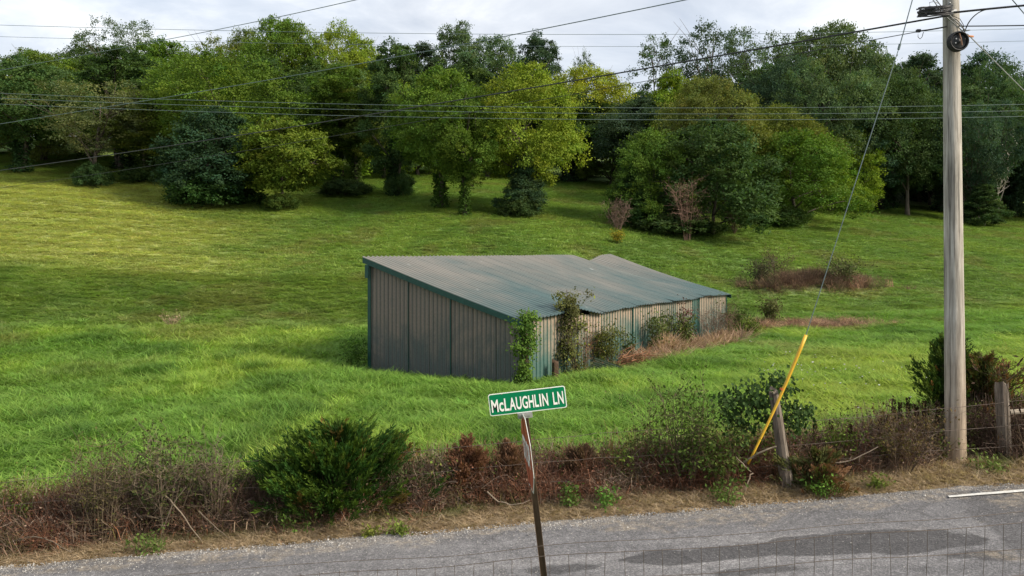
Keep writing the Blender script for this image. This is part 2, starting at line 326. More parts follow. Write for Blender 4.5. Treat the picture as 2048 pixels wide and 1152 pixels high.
# ------------------------------------------------------------------ ground cover colour (what grows where)
def cover(X, Y):
    """albedo of the ground cover and the height of the grass"""
    X = np.asarray(X, float); Y = np.asarray(Y, float); px = CPX + FPX * X / np.maximum(Y, 1)
    a = fbm(X * 0.22, Y * 0.14, 31, 4); b = fbm(X * 0.7, Y * 0.5, 41, 4); c = fbm(X * 0.06, Y * 0.05, 55, 3)
    green = np.array([0.17, 0.325, 0.058]); lime = np.array([0.285, 0.43, 0.068]); deep = np.array([0.075, 0.175, 0.036]); tan = np.array([0.30, 0.22, 0.12])
    mown = np.array([0.45, 0.50, 0.15]); olive = np.array([0.185, 0.275, 0.08])
    w = sstep(0.38, 0.62, a)[..., None]; col = green * (1 - w) + lime * w
    w = sstep(0.52, 0.72, b)[..., None] * (0.70 - 0.50 * sstep(40, 55, Y)[..., None]); col = col * (1 - w) + deep * w
    yb = np.interp(px, [0, 700, 1200, 2048], [36, 38, 46, 49]) + 3 * (fbm(X * .3, Y * .1, 19, 3) - .5); far = sstep(yb - 1.5, yb + 2.5, Y)[..., None]; col = col * (1 - far) + (0.42 * col + 0.58 * olive * (0.72 + 0.6 * fbm(X * .5, Y * .4, 23, 4)[..., None])) * far
    w = (sstep(0.60, 0.70, fbm(X * 0.35, Y * 0.25, 77, 4)) * 0.45 * sstep(24, 34, Y))[..., None]; col = col * (1 - w) + (0.55 * tan + 0.45 * olive) * w
    # mown slope at the left with windrows following the contour
    ml = sstep(680, 260, px + 260 * (fbm(X * .2, Y * .2, 27, 3) - .5)) * sstep(47, 59, Y + 7 * (fbm(X * .25, Y * .15, 28, 4) - .5) + (px - 200) * .008) * (1 - sstep(84, 95, Y))
    st = 0.5 + 0.5 * np.sin(Y * 2.1 + X * 0.35 + 5 * fbm(X * 0.12, Y * 0.12, 91, 3)); st = st * fbm(X * 0.15, Y * 0.9, 92, 3)
    mc = mown * (0.80 + 0.45 * st[..., None]); w = ml[..., None]; col = col * (1 - w) + mc * w
    # yellower strip to the right of the shed
    yr = sstep(1450, 1600, px) * sstep(17, 20, Y) * (1 - sstep(30, 38, Y)) * (0.35 + 0.65 * sstep(0.4, 0.6, fbm(X * 0.3, Y * 0.3, 61, 3)))
    col = col * (1 - yr[..., None]) + np.array([0.27, 0.385, 0.06]) * yr[..., None]
    h = 0.34 + 0.28 * (b - 0.5) + 0.22 * (a - 0.5)
    h = h * (1 - 0.60 * far[..., 0]) * (1 - 0.3 * ml)
    h = h * np.where(px > 1420, 0.7, 1.0)
    # lush fringe before the gable of the shed
    u = (X - SHED0[0]) * SU[0] + (Y - SHED0[1]) * SU[1]; v = (X - SHED0[0]) * SV[0] + (Y - SHED0[1]) * SV[1]
    fr = np.exp(-((u + 1.5) / 1.6) ** 2) * sstep(-2, 0, v) * (1 - sstep(SW + 1, SW + 4, v)); h = h + 0.05 * fr; nearw = (1 - sstep(.4, 1.5, np.maximum(np.maximum(-u, u - SL), np.maximum(-v, v - SW)))); h = h * (1 - .5 * nearw)
    # dry strip along the long wall, bare mound
    ds = (1 - sstep(1.0, 2.2, -v + 1.2 * (fbm(X, Y, 12, 3) - .5))) * (v < 0.2) * sstep(3.6, 5.5, u) * (1 - sstep(SL + 2, SL + 4, u))
    mo = np.exp(-(((X - 20.5) / 3.6) ** 2 + ((Y - 58) / 1.6) ** 2)); mo2 = np.exp(-(((X - 15.6) / 2.8) ** 2 + ((Y - 44.2) / 1.0) ** 2))
    dry = np.clip(ds + 1.1 * mo + mo2, 0, 1) * sstep(0.25, 0.5, b + 0.12)
    w = dry[..., None]; col = col * (1 - w) + np.array([0.36, 0.25, 0.17]) * w; h = h * (1 - 0.5 * dry)
    lum = col.mean(-1, keepdims=True); return col * .9 + lum * .1, h, dry

def build_ground():
    Ys = np.concatenate([np.linspace(-40, 4, 20, endpoint=False), np.linspace(4, 17, 110, endpoint=False), np.exp(np.linspace(math.log(17), math.log(900), 190))])
    s = np.linspace(-1, 1, 261); s = 0.55 * s + 0.45 * s ** 3
    Yg = np.repeat(Ys[:, None], len(s), 1); Xg = s[None, :] * (26 + 1.25 * np.maximum(Ys, 0))[:, None]
    Z = Zg(Xg, Yg)
    col, h, dry = cover(Xg, Yg)
    col = col * 0.85
    d = Yg - road_edge(Xg); w = (1 - sstep(0.9, 2.2, d))[..., None]
    soil = np.array([0.30, 0.225, 0.145]) * (0.75 + 0.5 * fbm(Xg * 1.5, Yg * 1.5, 71, 3)[..., None])
    col = col * (1 - w) + soil * w
    w = (1 - sstep(7.5, 7.9, Yg))[..., None]; col = col * (1 - w) + np.array([0.07, 0.11, 0.03]) * w
    V = np.stack([Xg, Yg, Z], -1).reshape(-1, 3); nx = len(s); ny = len(Ys)
    i = np.arange(ny - 1)[:, None] * nx + np.arange(nx - 1)[None, :]
    Q = np.stack([i, i + 1, i + nx + 1, i + nx], -1).reshape(-1, 4)
    link('ground', MB().add(V, Q, None, col.reshape(-1, 3)).mesh('ground', M_GROUND, True), kind='structure')
build_ground()

def pick(px, py):
    """point of the road plane seen at that pixel"""
    a = (px - CPX) / FPX; b = (HPY - py) / FPX
    y = -4.238 / (b - 0.0633 * a); return a * y, y
def poly_dist(X, Y, pts):
    """signed distance to a polygon, positive inside"""
    d = np.full(X.shape, 1e9); ins = np.zeros(X.shape, bool)
    for (x0, y0), (x1, y1) in zip(pts, pts[1:] + pts[:1]):
        ex, ey = x1 - x0, y1 - y0; t = np.clip(((X - x0) * ex + (Y - y0) * ey) / (ex * ex + ey * ey), 0, 1); d = np.minimum(d, np.hypot(X - x0 - t * ex, Y - y0 - t * ey))
        ins ^= ((y0 > Y) != (y1 > Y)) & (X < ex * (Y - y0) / (ey if abs(ey) > 1e-9 else 1e-9) + x0)
    return np.where(ins, d, -d)
TAR = [pick(*p) for p in [(1225, 1124), (1330, 1104), (1480, 1092), (1600, 1080), (1700, 1069), (1790, 1063), (1870, 1060), (1950, 1066), (1985, 1078), (1975, 1092), (1930, 1096), (1890, 1104), (1760, 1107), (1600, 1116), (1470, 1126), (1330, 1132)]]
LANE = [pick(*p) for p in [(1888, 988), (1940, 1012), (1925, 1030), (1985, 1060), (2010, 1095), (2040, 1120), (2200, 1140), (2600, 1100), (2600, 930), (2300, 938), (2048, 966)]]
def build_road():
    xs = np.concatenate([np.arange(-45, -9, .5), np.arange(-9, 11, .06), np.arange(11, 45.1, .5)]); rows = 110
    n = 7.95 + .06 * xs + .2 * (fbm(xs * 1.2, xs * 0 + 2, 7) - .5); f = road_edge(xs) + .34 * (fbm(xs * 1.4, xs * 0 + 5, 7, 5) - .5)
    q = np.linspace(0, 1, rows)[:, None]; Y = n[None] * (1 - q) + f[None] * q; X = np.repeat(xs[None], rows, 0)
    Z = road_z(X) + .012 + .006 * (fbm(X * 1.1, Y * 1.1, 6, 3) - .5); Z[0] -= .07; Z[-1] -= .05
    rag = .42 * (fbm(X * 1.6, Y * 3.2, 31, 5) - .5)
    tar = sstep(-.05, .05, poly_dist(X, Y, TAR) + rag * 1.0)
    sp = [pick(1165, 1136), pick(1120, 1140), pick(1545, 1140), pick(1470, 1146), pick(2005, 1118), pick(1960, 1110)]
    for k, (cx, cy) in enumerate(sp): tar = np.maximum(tar, .8 * sstep(-.05, .06, .16 - np.hypot((X - cx) / (1.8 + k % 3), (Y - cy)) + rag * .6))
    lane = sstep(-.03, .03, poly_dist(X, Y, LANE) + .5 * rag)
    ed = (f[None] - Y); dust = sstep(.62, .42, ed / 1.0 + 1.5 * (fbm(X * 1.3, Y * 2.0, 51, 4) - .5)) * .8
    dust = np.maximum(dust, .7 * sstep(.62, .72, fbm(X * .8, Y * 2.2, 58, 4)) * sstep(2, 6, X))
    C = np.stack([tar, lane, dust], -1); m = len(xs); i = np.arange(rows - 1)[:, None] * m + np.arange(m - 1)[None]
    Q = np.stack([i, i + 1, i + m + 1, i + m], -1).reshape(-1, 4)
    link('road', MB().add(np.stack([X, Y, Z], -1).reshape(-1, 3), Q, None, C.reshape(-1, 3)).mesh('road', M_ROAD, True), kind='structure')
build_road()
# dark patch, junction asphalt, edge line
def sheet_poly(name, pts, mat, dz, rough=.10, **props):
    pts = [pick(*p) for p in pts]
    # refine and roughen the outline
    out = []
    for i in range(len(pts)):
        a, b = np.array(pts[i]), np.array(pts[(i + 1) % len(pts)]); n = max(2, int(np.linalg.norm(b - a) / 0.10))
        for k in range(n):
            p = a + (b - a) * k / n; q = p + np.array([rough, rough]) * (np.array([fbm(p[0] * 5, p[1] * 5, 3), fbm(p[0] * 5, p[1] * 5, 8)]) - 0.5) * 1.6
            out.append((q[0], q[1]))
    import bmesh
    bm = bmesh.new(); vs = [bm.verts.new((x, y, float(road_z(x)) + dz)) for x, y in out]
    f = bm.faces.new(vs); f.normal_update()
    if f.normal.z < 0: f.normal_flip()
    bmesh.ops.triangulate(bm, faces=[f])
    me = bpy.data.meshes.new(name); bm.to_mesh(me); bm.free(); me.materials.append(mat)
    return link(name, me, **props)
sheet_poly('road_edge_line', [(1896, 995), (2048, 982), (2300, 960), (2300, 964), (2048, 986.5), (1900, 998.5)], M_LINE, 0.030, rough=.012, kind='structure')

# ------------------------------------------------------------------ instanced ground cover (stuff)
def proto_collection(name, meshes):
    c = bpy.data.collections.new(name)                    # not linked to the scene
    for i, me in enumerate(meshes):
        c.objects.link(bpy.data.objects.new(f'{name}.{i:02d}', me))
    return c
def scatter(name, pts, rot, scl, gcol, coll, ncoll, rng):
    me = bpy.data.meshes.new(name); n = len(pts)
    me.vertices.add(n); me.vertices.foreach_set('co', np.asarray(pts, np.float32).ravel())
    def at(nm, typ, key, arr):
        a = me.attributes.new(nm, typ, 'POINT'); a.data.foreach_set(key, np.asarray(arr).ravel())
    at('rot', 'FLOAT_VECTOR', 'vector', np.asarray(rot, np.float32)); at('scl', 'FLOAT_VECTOR', 'vector', np.asarray(scl, np.float32))
    at('idx', 'INT', 'value', rng.integers(0, ncoll, n).astype(np.int32))
    at('gcol', 'FLOAT_COLOR', 'color', np.concatenate([gcol, np.ones((n, 1))], 1).astype(np.float32))
    ng = bpy.data.node_groups.new(name, 'GeometryNodeTree')
    ng.interface.new_socket('Geometry', in_out='INPUT', socket_type='NodeSocketGeometry'); ng.interface.new_socket('Geometry', in_out='OUTPUT', socket_type='NodeSocketGeometry')
    nd, lk = ng.nodes, ng.links
    gi, go = nd.new('NodeGroupInput'), nd.new('NodeGroupOutput'); ip = nd.new('GeometryNodeInstanceOnPoints'); ci = nd.new('GeometryNodeCollectionInfo')
    ci.inputs['Collection'].default_value = coll; ci.inputs['Separate Children'].default_value = True; ci.inputs['Reset Children'].default_value = True
    def na(nm, typ):
        x = nd.new('GeometryNodeInputNamedAttribute'); x.data_type = typ; x.inputs['Name'].default_value = nm; return x.outputs[0]
    m2p = nd.new('GeometryNodeMeshToPoints')
    lk.new(gi.outputs[0], m2p.inputs[0]); lk.new(m2p.outputs[0], ip.inputs['Points']); lk.new(ci.outputs[0], ip.inputs['Instance'])
    ip.inputs['Pick Instance'].default_value = True; lk.new(na('idx', 'INT'), ip.inputs['Instance Index'])
    er = nd.new('FunctionNodeEulerToRotation'); lk.new(na('rot', 'FLOAT_VECTOR'), er.inputs[0]); lk.new(er.outputs[0], ip.inputs['Rotation'])
    lk.new(na('scl', 'FLOAT_VECTOR'), ip.inputs['Scale']); lk.new(ip.outputs[0], go.inputs[0])
    o = link(name, me, kind='stuff'); md = o.modifiers.new('scatter', 'NODES'); md.node_group = ng
    return o
def tuft(seed, n, h, spread, lean, bw, tipc=(1.15, 1.08, 0.9), curl=0.5):
    r = np.random.default_rng(seed); mb = MB()
    a = r.uniform(0, 2 * math.pi, n); rad = spread * np.sqrt(r.uniform(0, 1, n)); hh = h * r.uniform(0.55, 1.1, n)
    base = np.stack([rad * np.cos(a), rad * np.sin(a), np.zeros(n)], 1)
    ld = r.uniform(0, 2 * math.pi, n); ln = lean * r.uniform(0.3, 1.3, n) * hh
    od = np.stack([np.cos(ld), np.sin(ld), np.zeros(n)], 1)
    p1 = base + od * (ln * 0.35)[:, None]; p1[:, 2] = hh * 0.62
    p2 = base + od * ln[:, None]; p2[:, 2] = hh * (1 - 0.25 * curl * r.uniform(0, 1.6, n))
    sd = np.stack([-np.sin(ld + r.normal(0, .5, n)), np.cos(ld), np.zeros(n)], 1) * (bw * r.uniform(0.7, 1.3, n))[:, None]
    V = np.stack([base - sd, base + sd, p1 + sd * .8, p1 - sd * .8, p2], 1).reshape(-1, 3)
    k = np.arange(n)[:, None] * 5
    Q = k + np.array([[0, 1, 2, 3]]); T = k + np.array([[3, 2, 4]])
    br = r.uniform(0.8, 1.2, n); c = np.ones((n, 5, 3)) * br[:, None, None]; c[:, 2:, :] *= np.array(tipc)
    mb.add(V, Q, T, c.reshape(-1, 3)); return mb
RG = np.random.default_rng(5)
tall = proto_collection('tall_grass_tuft', [tuft(i, 26, 1.0, 0.22, 0.55 + 0.1 * (i % 3), 0.016).mesh('tuft', M_GRASS) for i in range(6)])
short = proto_collection('short_grass_tuft', [tuft(20 + i, 22, 1.0, 0.34, 0.55, 0.02).mesh('tuft', M_GRASS) for i in range(5)])
def in_shed(X, Y, m=0.05):
    u = (X - SHED0[0]) * SU[0] + (Y - SHED0[1]) * SU[1]; v = (X - SHED0[0]) * SV[0] + (Y - SHED0[1]) * SV[1]
    return (u > -m) & (u < SL + m) & (v > -m) & (v < SW + m)
def field_points(y0, y1, n, tmax=0.74):
    Y = np.sqrt(RG.uniform(y0 * y0, y1 * y1, n)); X = RG.uniform(-tmax, tmax, n) * Y
    ok = ~in_shed(X, Y) & (Y > road_edge(X) + 1.9); return X[ok], Y[ok]
def grass_layer(name, y0, y1, n, coll, nc, width, hs=1.0, hmin=.05):
    X, Y = field_points(y0, y1, n); col, h, dry = cover(X, Y)
    keep = RG.uniform(0, 1, len(X)) > dry * 0.93; X, Y, col, h = X[keep], Y[keep], col[keep], h[keep]
    m = len(X); h = np.maximum(h * hs * RG.uniform(0.7, 1.25, m), hmin)
    w = width * RG.uniform(0.8, 1.3, m)
    g = col * RG.uniform(0.78, 1.22, m)[:, None] * (1 + RG.normal(0, 0.05, (m, 3)))
    rot = np.stack([RG.normal(0, .1, m), RG.normal(0, .1, m), RG.uniform(0, 6.28, m)], 1)
    scatter(name, np.stack([X, Y, Zg(X, Y) - 0.02], 1), rot, np.stack([w, w, h], 1), g, coll, nc, RG)
grass_layer('meadow_grass', 14.6, 30, 26000, tall, 6, 0.85, 1.1)
grass_layer('meadow_grass', 30, 52, 46000, tall, 6, 1.1, 0.95)
grass_layer('pasture_grass', 50, 112, 130000, short, 5, 1.0, 1.1, 0.10)

# verge: short dead grass, straw, gravel
drytuft = proto_collection('dry_tuft', [tuft(40 + i, 22, 1.0, 0.5, 1.3, 0.028, (1.1, 1.1, 1.1), 1.2).mesh('tuft', M_GRASS) for i in range(4)])
def verge():
    n = 26000; X = RG.uniform(-11, 12, n); d = RG.beta(1.4, 1.9, n) * 2.0 - 0.12; Y = road_edge(X) + d
    m = fbm(X * 1.3, Y * 1.3, 15, 3); keep = (RG.uniform(0, 1, n) < sstep(-0.10, 0.38, d + 0.35 * (m - .5))); X, Y, d, m = X[keep], Y[keep], d[keep], m[keep]; n = len(X)
    tan = np.array([0.50, 0.40, 0.28]); br = np.array([0.34, 0.25, 0.165]); gr = np.array([0.13, 0.18, 0.04])
    w = RG.uniform(0, 1, n)[:, None]; g = tan * w + br * (1 - w); gm = (sstep(0.58, 0.72, fbm(X * .9, Y * 1.5, 88, 3)) * sstep(.3, .9, d))[:, None]
    g = g * (1 - gm) + gr * gm
    h = (0.035 + 0.11 * sstep(0.2, 1.4, d)) * RG.uniform(0.5, 1.5, n); s = RG.uniform(0.10, 0.2, n)
    scatter('dry_verge_grass', np.stack([X, Y, Zg(X, Y) - 0.01], 1), np.stack([RG.normal(0, .25, n), RG.normal(0, .25, n), RG.uniform(0, 6.28, n)], 1), np.stack([s, s, h], 1), g, drytuft, 4, RG)
verge()
def pebble(seed):
    r = np.random.default_rng(seed)
    v = np.array([(1, 0, 0), (-1, 0, 0), (0, 1, 0), (0, -1, 0), (0, 0, .7), (0, 0, -.5)], float) * r.uniform(.6, 1.2, (6, 3)) + r.normal(0, .12, (6, 3))
    return MB().add(v, None, [(0, 2, 4), (2, 1, 4), (1, 3, 4), (3, 0, 4), (2, 0, 5), (1, 2, 5), (3, 1, 5), (0, 3, 5)])
def gravel():
    pc = proto_collection('chip', [pebble(i).mesh('chip', M_STONE) for i in range(5)])
    n = 15000; X = RG.uniform(-13, 14, n); d = RG.normal(-0.05, 0.22, n); Y = road_edge(X) + d
    k = n // 3; X[:k] = RG.uniform(-9, 10, k); Y[:k] = road_edge(X[:k]) - np.abs(RG.normal(0, 1.6, k))
    z = np.where(Y < road_edge(X), road_z(X) + 0.012, Zg(X, Y) + 0.004); s = RG.uniform(0.006, 0.02, n) * np.where(RG.uniform(0, 1, n) < .05, 1.6, 1); s[:k] *= 0.7
    b = RG.uniform(0.16, 0.42, n)[:, None]; g = b * np.array([1, .97, .93])
    scatter('gravel', np.stack([X, Y, z], 1), RG.uniform(0, 6.28, (n, 3)), np.stack([s, s, s], 1), g, pc, 5, RG)
gravel()
def flowers():
    mb = MB(); th = np.linspace(0, 6.283, 7)[:-1]
    ring = np.stack([np.cos(th), np.sin(th), np.full(6, .12)], 1) * 1.0
    mb.add(np.concatenate([[[0, 0, .3]], ring, [[0, 0, -1.0]]]), None, [(0, 1 + i, 1 + (i + 1) % 6) for i in range(6)] + [(7, 1 + (i + 1) % 6, 1 + i) for i in range(6)])
    pc = proto_collection('flower_head', [mb.mesh('flower', M_STONE)])
    n = 110; X = RG.normal(9.3, 1.8, n); Y = 27 + RG.normal(0, 3.5, n); h = RG.uniform(.28, .42, n); s = RG.uniform(.012, .032, n)
    ok = (X / Y > .27) & (X / Y < .5); X, Y, h, s = X[ok], Y[ok], h[ok], s[ok]; n = len(X)
    scatter('white_wildflowers', np.stack([X, Y, Zg(X, Y) + h], 1), RG.normal(0, .2, (n, 3)), np.stack([s, s, s], 1), np.ones((n, 3)) * .55, pc, 1, RG)
flowers()

# ------------------------------------------------------------------ the shed
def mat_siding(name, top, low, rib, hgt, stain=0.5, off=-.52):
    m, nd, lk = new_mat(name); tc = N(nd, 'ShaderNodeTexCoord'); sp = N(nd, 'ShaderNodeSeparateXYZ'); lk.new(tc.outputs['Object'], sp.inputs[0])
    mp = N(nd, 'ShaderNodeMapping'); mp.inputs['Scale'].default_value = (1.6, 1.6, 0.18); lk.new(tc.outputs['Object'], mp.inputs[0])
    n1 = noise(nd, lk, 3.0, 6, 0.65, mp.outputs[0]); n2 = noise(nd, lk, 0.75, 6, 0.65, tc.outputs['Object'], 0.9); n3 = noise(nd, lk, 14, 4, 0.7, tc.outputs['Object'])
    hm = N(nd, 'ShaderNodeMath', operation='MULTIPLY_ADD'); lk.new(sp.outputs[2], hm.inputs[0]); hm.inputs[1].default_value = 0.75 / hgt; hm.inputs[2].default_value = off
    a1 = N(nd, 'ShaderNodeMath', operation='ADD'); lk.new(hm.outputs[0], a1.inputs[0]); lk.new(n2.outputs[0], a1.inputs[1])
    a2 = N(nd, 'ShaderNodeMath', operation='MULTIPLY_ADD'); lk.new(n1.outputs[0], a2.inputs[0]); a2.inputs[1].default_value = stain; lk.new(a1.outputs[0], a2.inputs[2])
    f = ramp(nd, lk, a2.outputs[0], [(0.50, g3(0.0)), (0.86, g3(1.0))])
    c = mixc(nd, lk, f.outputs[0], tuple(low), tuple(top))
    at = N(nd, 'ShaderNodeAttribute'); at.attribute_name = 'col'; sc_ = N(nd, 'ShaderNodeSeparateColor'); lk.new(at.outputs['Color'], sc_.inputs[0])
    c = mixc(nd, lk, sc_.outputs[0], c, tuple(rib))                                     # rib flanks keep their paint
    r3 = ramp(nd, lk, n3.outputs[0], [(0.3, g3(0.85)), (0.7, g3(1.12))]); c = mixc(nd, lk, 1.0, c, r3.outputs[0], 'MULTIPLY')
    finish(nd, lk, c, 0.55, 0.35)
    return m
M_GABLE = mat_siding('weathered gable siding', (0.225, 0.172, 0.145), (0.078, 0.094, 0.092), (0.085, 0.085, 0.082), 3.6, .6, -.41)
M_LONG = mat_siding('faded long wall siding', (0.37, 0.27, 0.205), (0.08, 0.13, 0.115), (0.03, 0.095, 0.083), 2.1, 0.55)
def mat_roof():
    m, nd, lk = new_mat('faded roof sheet'); tc = N(nd, 'ShaderNodeTexCoord'); sp = N(nd, 'ShaderNodeSeparateXYZ'); lk.new(tc.outputs['Object'], sp.inputs[0])
    n2 = noise(nd, lk, 0.32, 5, 0.6, tc.outputs['Object'], 0.3)
    mp = N(nd, 'ShaderNodeMapping'); mp.inputs['Scale'].default_value = (4.5, 0.5, 0.5); lk.new(tc.outputs['Object'], mp.inputs[0]); n1 = noise(nd, lk, 1.6, 7, 0.7, mp.outputs[0])
    # the green-blue coat survives best towards the low eave
    hm = N(nd, 'ShaderNodeMath', operation='MULTIPLY_ADD'); lk.new(sp.outputs[1], hm.inputs[0]); hm.inputs[1].default_value = 0.07; hm.inputs[2].default_value = -0.30
    a1 = N(nd, 'ShaderNodeMath', operation='ADD'); lk.new(hm.outputs[0], a1.inputs[0]); lk.new(n2.outputs[0], a1.inputs[1])
    a2 = N(nd, 'ShaderNodeMath', operation='MULTIPLY_ADD'); lk.new(n1.outputs[0], a2.inputs[0]); a2.inputs[1].default_value = 0.35; lk.new(a1.outputs[0], a2.inputs[2])
    f = ramp(nd, lk, a2.outputs[0], [(0.36, (0.068, 0.108, 0.11)), (0.60, (0.125, 0.14, 0.132)), (0.82, (0.178, 0.172, 0.155))])
    w = ramp(nd, lk, n1.outputs[0], [(0.70, g3(0.0)), (0.80, g3(0.55))])
    mp3 = N(nd, 'ShaderNodeMapping'); mp3.inputs['Scale'].default_value = (5.0, 0.9, 1); lk.new(tc.outputs['Object'], mp3.inputs[0]); n4 = noise(nd, lk, 1.1, 3, 0.5, mp3.outputs[0])
    w2 = ramp(nd, lk, n4.outputs[0], [(0.705, g3(0.0)), (0.75, g3(0.6))])
    c = mixc(nd, lk, w2.outputs[0], f.outputs[0], (0.36, 0.38, 0.37)); at = N(nd, 'ShaderNodeAttribute'); at.attribute_name = 'col'
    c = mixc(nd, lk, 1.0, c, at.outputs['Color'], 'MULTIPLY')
    finish(nd, lk, c, 0.5, 0.4)
    return m
M_ROOF = mat_roof()
M_TRIM = mat_plain('dark green trim', (0.012, 0.058, 0.048), 0.5, 0.35, var=0.3, scale=5)
M_TIMBER = mat_plain('grey timber', (0.17, 0.135, 0.10), 0.9, 0.1, var=0.4, scale=6, stretch=(4, 4, .5))
M_SHEETW = mat_plain('pale loose sheet', (0.20, 0.225, 0.20), 0.5, 0.4, var=0.3, scale=4)
def shed():
    ang = math.atan2(SU[1], SU[0])
    root = thing('shed', 'long low lean-to shed with faded green and tan ribbed metal walls and sagging roof', 'shed', (SHED0[0], SHED0[1], SHZ), (0, 0, ang))
    # local: x along the long wall, y towards the high side, z up
    LO, HI = 2.06, 3.86
    def eave_bump(x): return 0.15 * np.exp(-((x - 3.3) / 1.0) ** 2) - 0.06 * np.exp(-((x - 5.6) / 1.0) ** 2) + 0.03 * np.sin(x * 0.9)
    def high_dip(x): return -0.30 * np.exp(-((x - 16.4) / 1.05) ** 2) - 0.015 * np.exp(-((x - 9) / 4.0) ** 2) + 0.006 * np.sin(x * 1.7)
    def roof_z(x, y):
        x = np.asarray(x, float); y = np.asarray(y, float); f = np.clip(y / SW, -0.1, 1.1)
        return LO + 0.05 + (HI - LO) * f + eave_bump(x) * (1 - f) ** 2 + high_dip(x) * np.clip(f, 0, 2) ** 1.6 - 0.07 * np.sin(math.pi * np.clip(f, 0, 1)) * (0.4 + sstep(6, 17, x))
    # roof sheets
    ov = 0.16; ns = 21; xs0 = np.linspace(-ov, SL + ov, ns + 1)
    for k in range(ns):
        a, b = xs0[k], xs0[k + 1]; w = (b - a); prof = []
        for j in range(4):
            o = w * j / 4
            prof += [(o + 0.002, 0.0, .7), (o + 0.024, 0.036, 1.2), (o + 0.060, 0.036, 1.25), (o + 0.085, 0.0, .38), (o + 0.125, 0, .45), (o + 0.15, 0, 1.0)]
        prof.append((w - 0.001, 0.0, 1))
        px_ = np.array([p[0] for p in prof]) + a; ph = np.array([p[1] for p in prof]); rows = np.linspace(-0.22, SW + 0.18, 15)
        rg = np.random.default_rng(k); lift = 0.0
        X = np.repeat(px_[None], len(rows), 0); Y = np.repeat(rows[:, None], len(prof), 1)
        edge = np.where(rows < 0, 0.02 * rg.normal(), 0)[:, None]
        Z = roof_z(X, Y) + ph[None] + lift + edge; V = np.stack([X, np.where(Y < 0, Y + .015 * rg.normal(), Y), Z], -1); m = len(prof)
        V2 = V.copy(); V2[..., 2] -= 0.006
        i = np.arange(len(rows) - 1)[:, None] * m + np.arange(m - 1)[None]
        Q = np.stack([i, i + 1, i + m + 1, i + m], -1).reshape(-1, 4)
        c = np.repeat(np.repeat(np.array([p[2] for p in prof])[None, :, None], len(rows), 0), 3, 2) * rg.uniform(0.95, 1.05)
        link('roof_sheet', MB().add(V.reshape(-1, 3), Q, None, c.reshape(-1, 3)).mesh('roof_sheet', M_ROOF, True), root)
    # wall panels
    def wall_panel(x0, x1, ztop, zbot, frame, mat, name='wall_panel', tilt=0.0, label=None, lift=0.0, green=0.0, ribs=4, rh=.026):
        w = x1 - x0; prof = []
        for j in range(ribs):
            o = w * j / ribs
            prof += [(o + 0.001, 0, 0.35), (o + .016, rh, .95), (o + .036, rh, .6), (o + .056, 0, 1.0), (o + .075, 0, .15)]
            prof += [(o + w / ribs * .52, 0, 0.0), (o + w / ribs * .56, .007, 0.4), (o + w / ribs * .62, 0, 0.0)]
        prof.append((w, 0.0, 0.2)); xs = np.array([p[0] for p in prof]) + x0; out = np.array([p[1] for p in prof]); m = len(xs)
        zt = ztop(xs); rowsV = []
        for f in (0.0, 0.5, 1.0):
            z = zbot + lift + (zt - zbot - lift) * f; rowsV.append(frame(xs + tilt * (f - 0.5), out, z))
        V = np.array(rowsV).reshape(-1, 3); i = np.arange(2)[:, None] * m + np.arange(m - 1)[None]
        Q = np.stack([i, i + 1, i + m + 1, i + m], -1).reshape(-1, 4)
        c = np.clip(np.array([p[2] for p in prof]) + green, 0, 1)[None, :, None] * np.ones((3, m, 3))
        link(name, MB().add(V, Q, None, c.reshape(-1, 3)).mesh(name, mat), root, label=label)
    fl = lambda s, o, z: np.stack([s, -o - 0.0, z], -1)                        # long front wall: y = 0
    fg = lambda s, o, z: np.stack([-o, s, z], -1)                              # near gable: x = 0
    fb = lambda s, o, z: np.stack([s, SW + o, z], -1); ff = lambda s, o, z: np.stack([SL + o, s, z], -1)
    zl = lambda x: np.full(len(x), LO) + np.minimum(eave_bump(x), 0.02) - 0.02
    rs = random.Random(4)
    x = 0.03
    cuts = []
    while x < SL - 0.2:
        w = 0.9
        if 4.70 < x + w < 5.3: w = 4.95 - x
        cuts.append((x, min(x + w, SL - 0.02))); x = x + w
        if abs(x - 4.95) < 0.01: x = 5.42                                       # a sheet has gone here
    for k, (a, b) in enumerate(cuts):
        gap = rs.choice([0, 0.0, 0.01, .02]); fresh = (k in (16,))
        tilt = 0.05 if k in (4, 5) else rs.uniform(-.006, .006)
        drop = 0.10 if k in (3, 4) else 0.0
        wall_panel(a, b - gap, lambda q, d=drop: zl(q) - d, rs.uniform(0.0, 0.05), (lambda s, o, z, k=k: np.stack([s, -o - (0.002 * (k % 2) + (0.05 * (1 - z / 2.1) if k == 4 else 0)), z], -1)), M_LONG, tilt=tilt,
                   green=0.75 if fresh else (0.3 if k in (6, 12, 13) else rs.choice([0, 0, .06, .14, .2])), ribs=max(2, round((b - a) / 0.22)))
    ny = 7; ys = np.linspace(0.0, SW, ny + 1)
    zga = lambda q: LO + (HI - LO) * (q / SW) - 0.03
    for k in range(ny):
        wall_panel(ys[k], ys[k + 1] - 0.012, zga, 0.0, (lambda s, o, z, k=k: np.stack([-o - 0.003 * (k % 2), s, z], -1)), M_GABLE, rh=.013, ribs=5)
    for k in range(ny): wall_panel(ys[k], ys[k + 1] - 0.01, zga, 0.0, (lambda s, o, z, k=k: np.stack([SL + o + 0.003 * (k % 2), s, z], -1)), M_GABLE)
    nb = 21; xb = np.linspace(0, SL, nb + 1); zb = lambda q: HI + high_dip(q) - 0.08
    for k in range(nb): wall_panel(xb[k], xb[k + 1] - 0.01, zb, 0.0, (lambda s, o, z, k=k: np.stack([s, SW + o + 0.003 * (k % 2), z], -1)), M_GABLE)
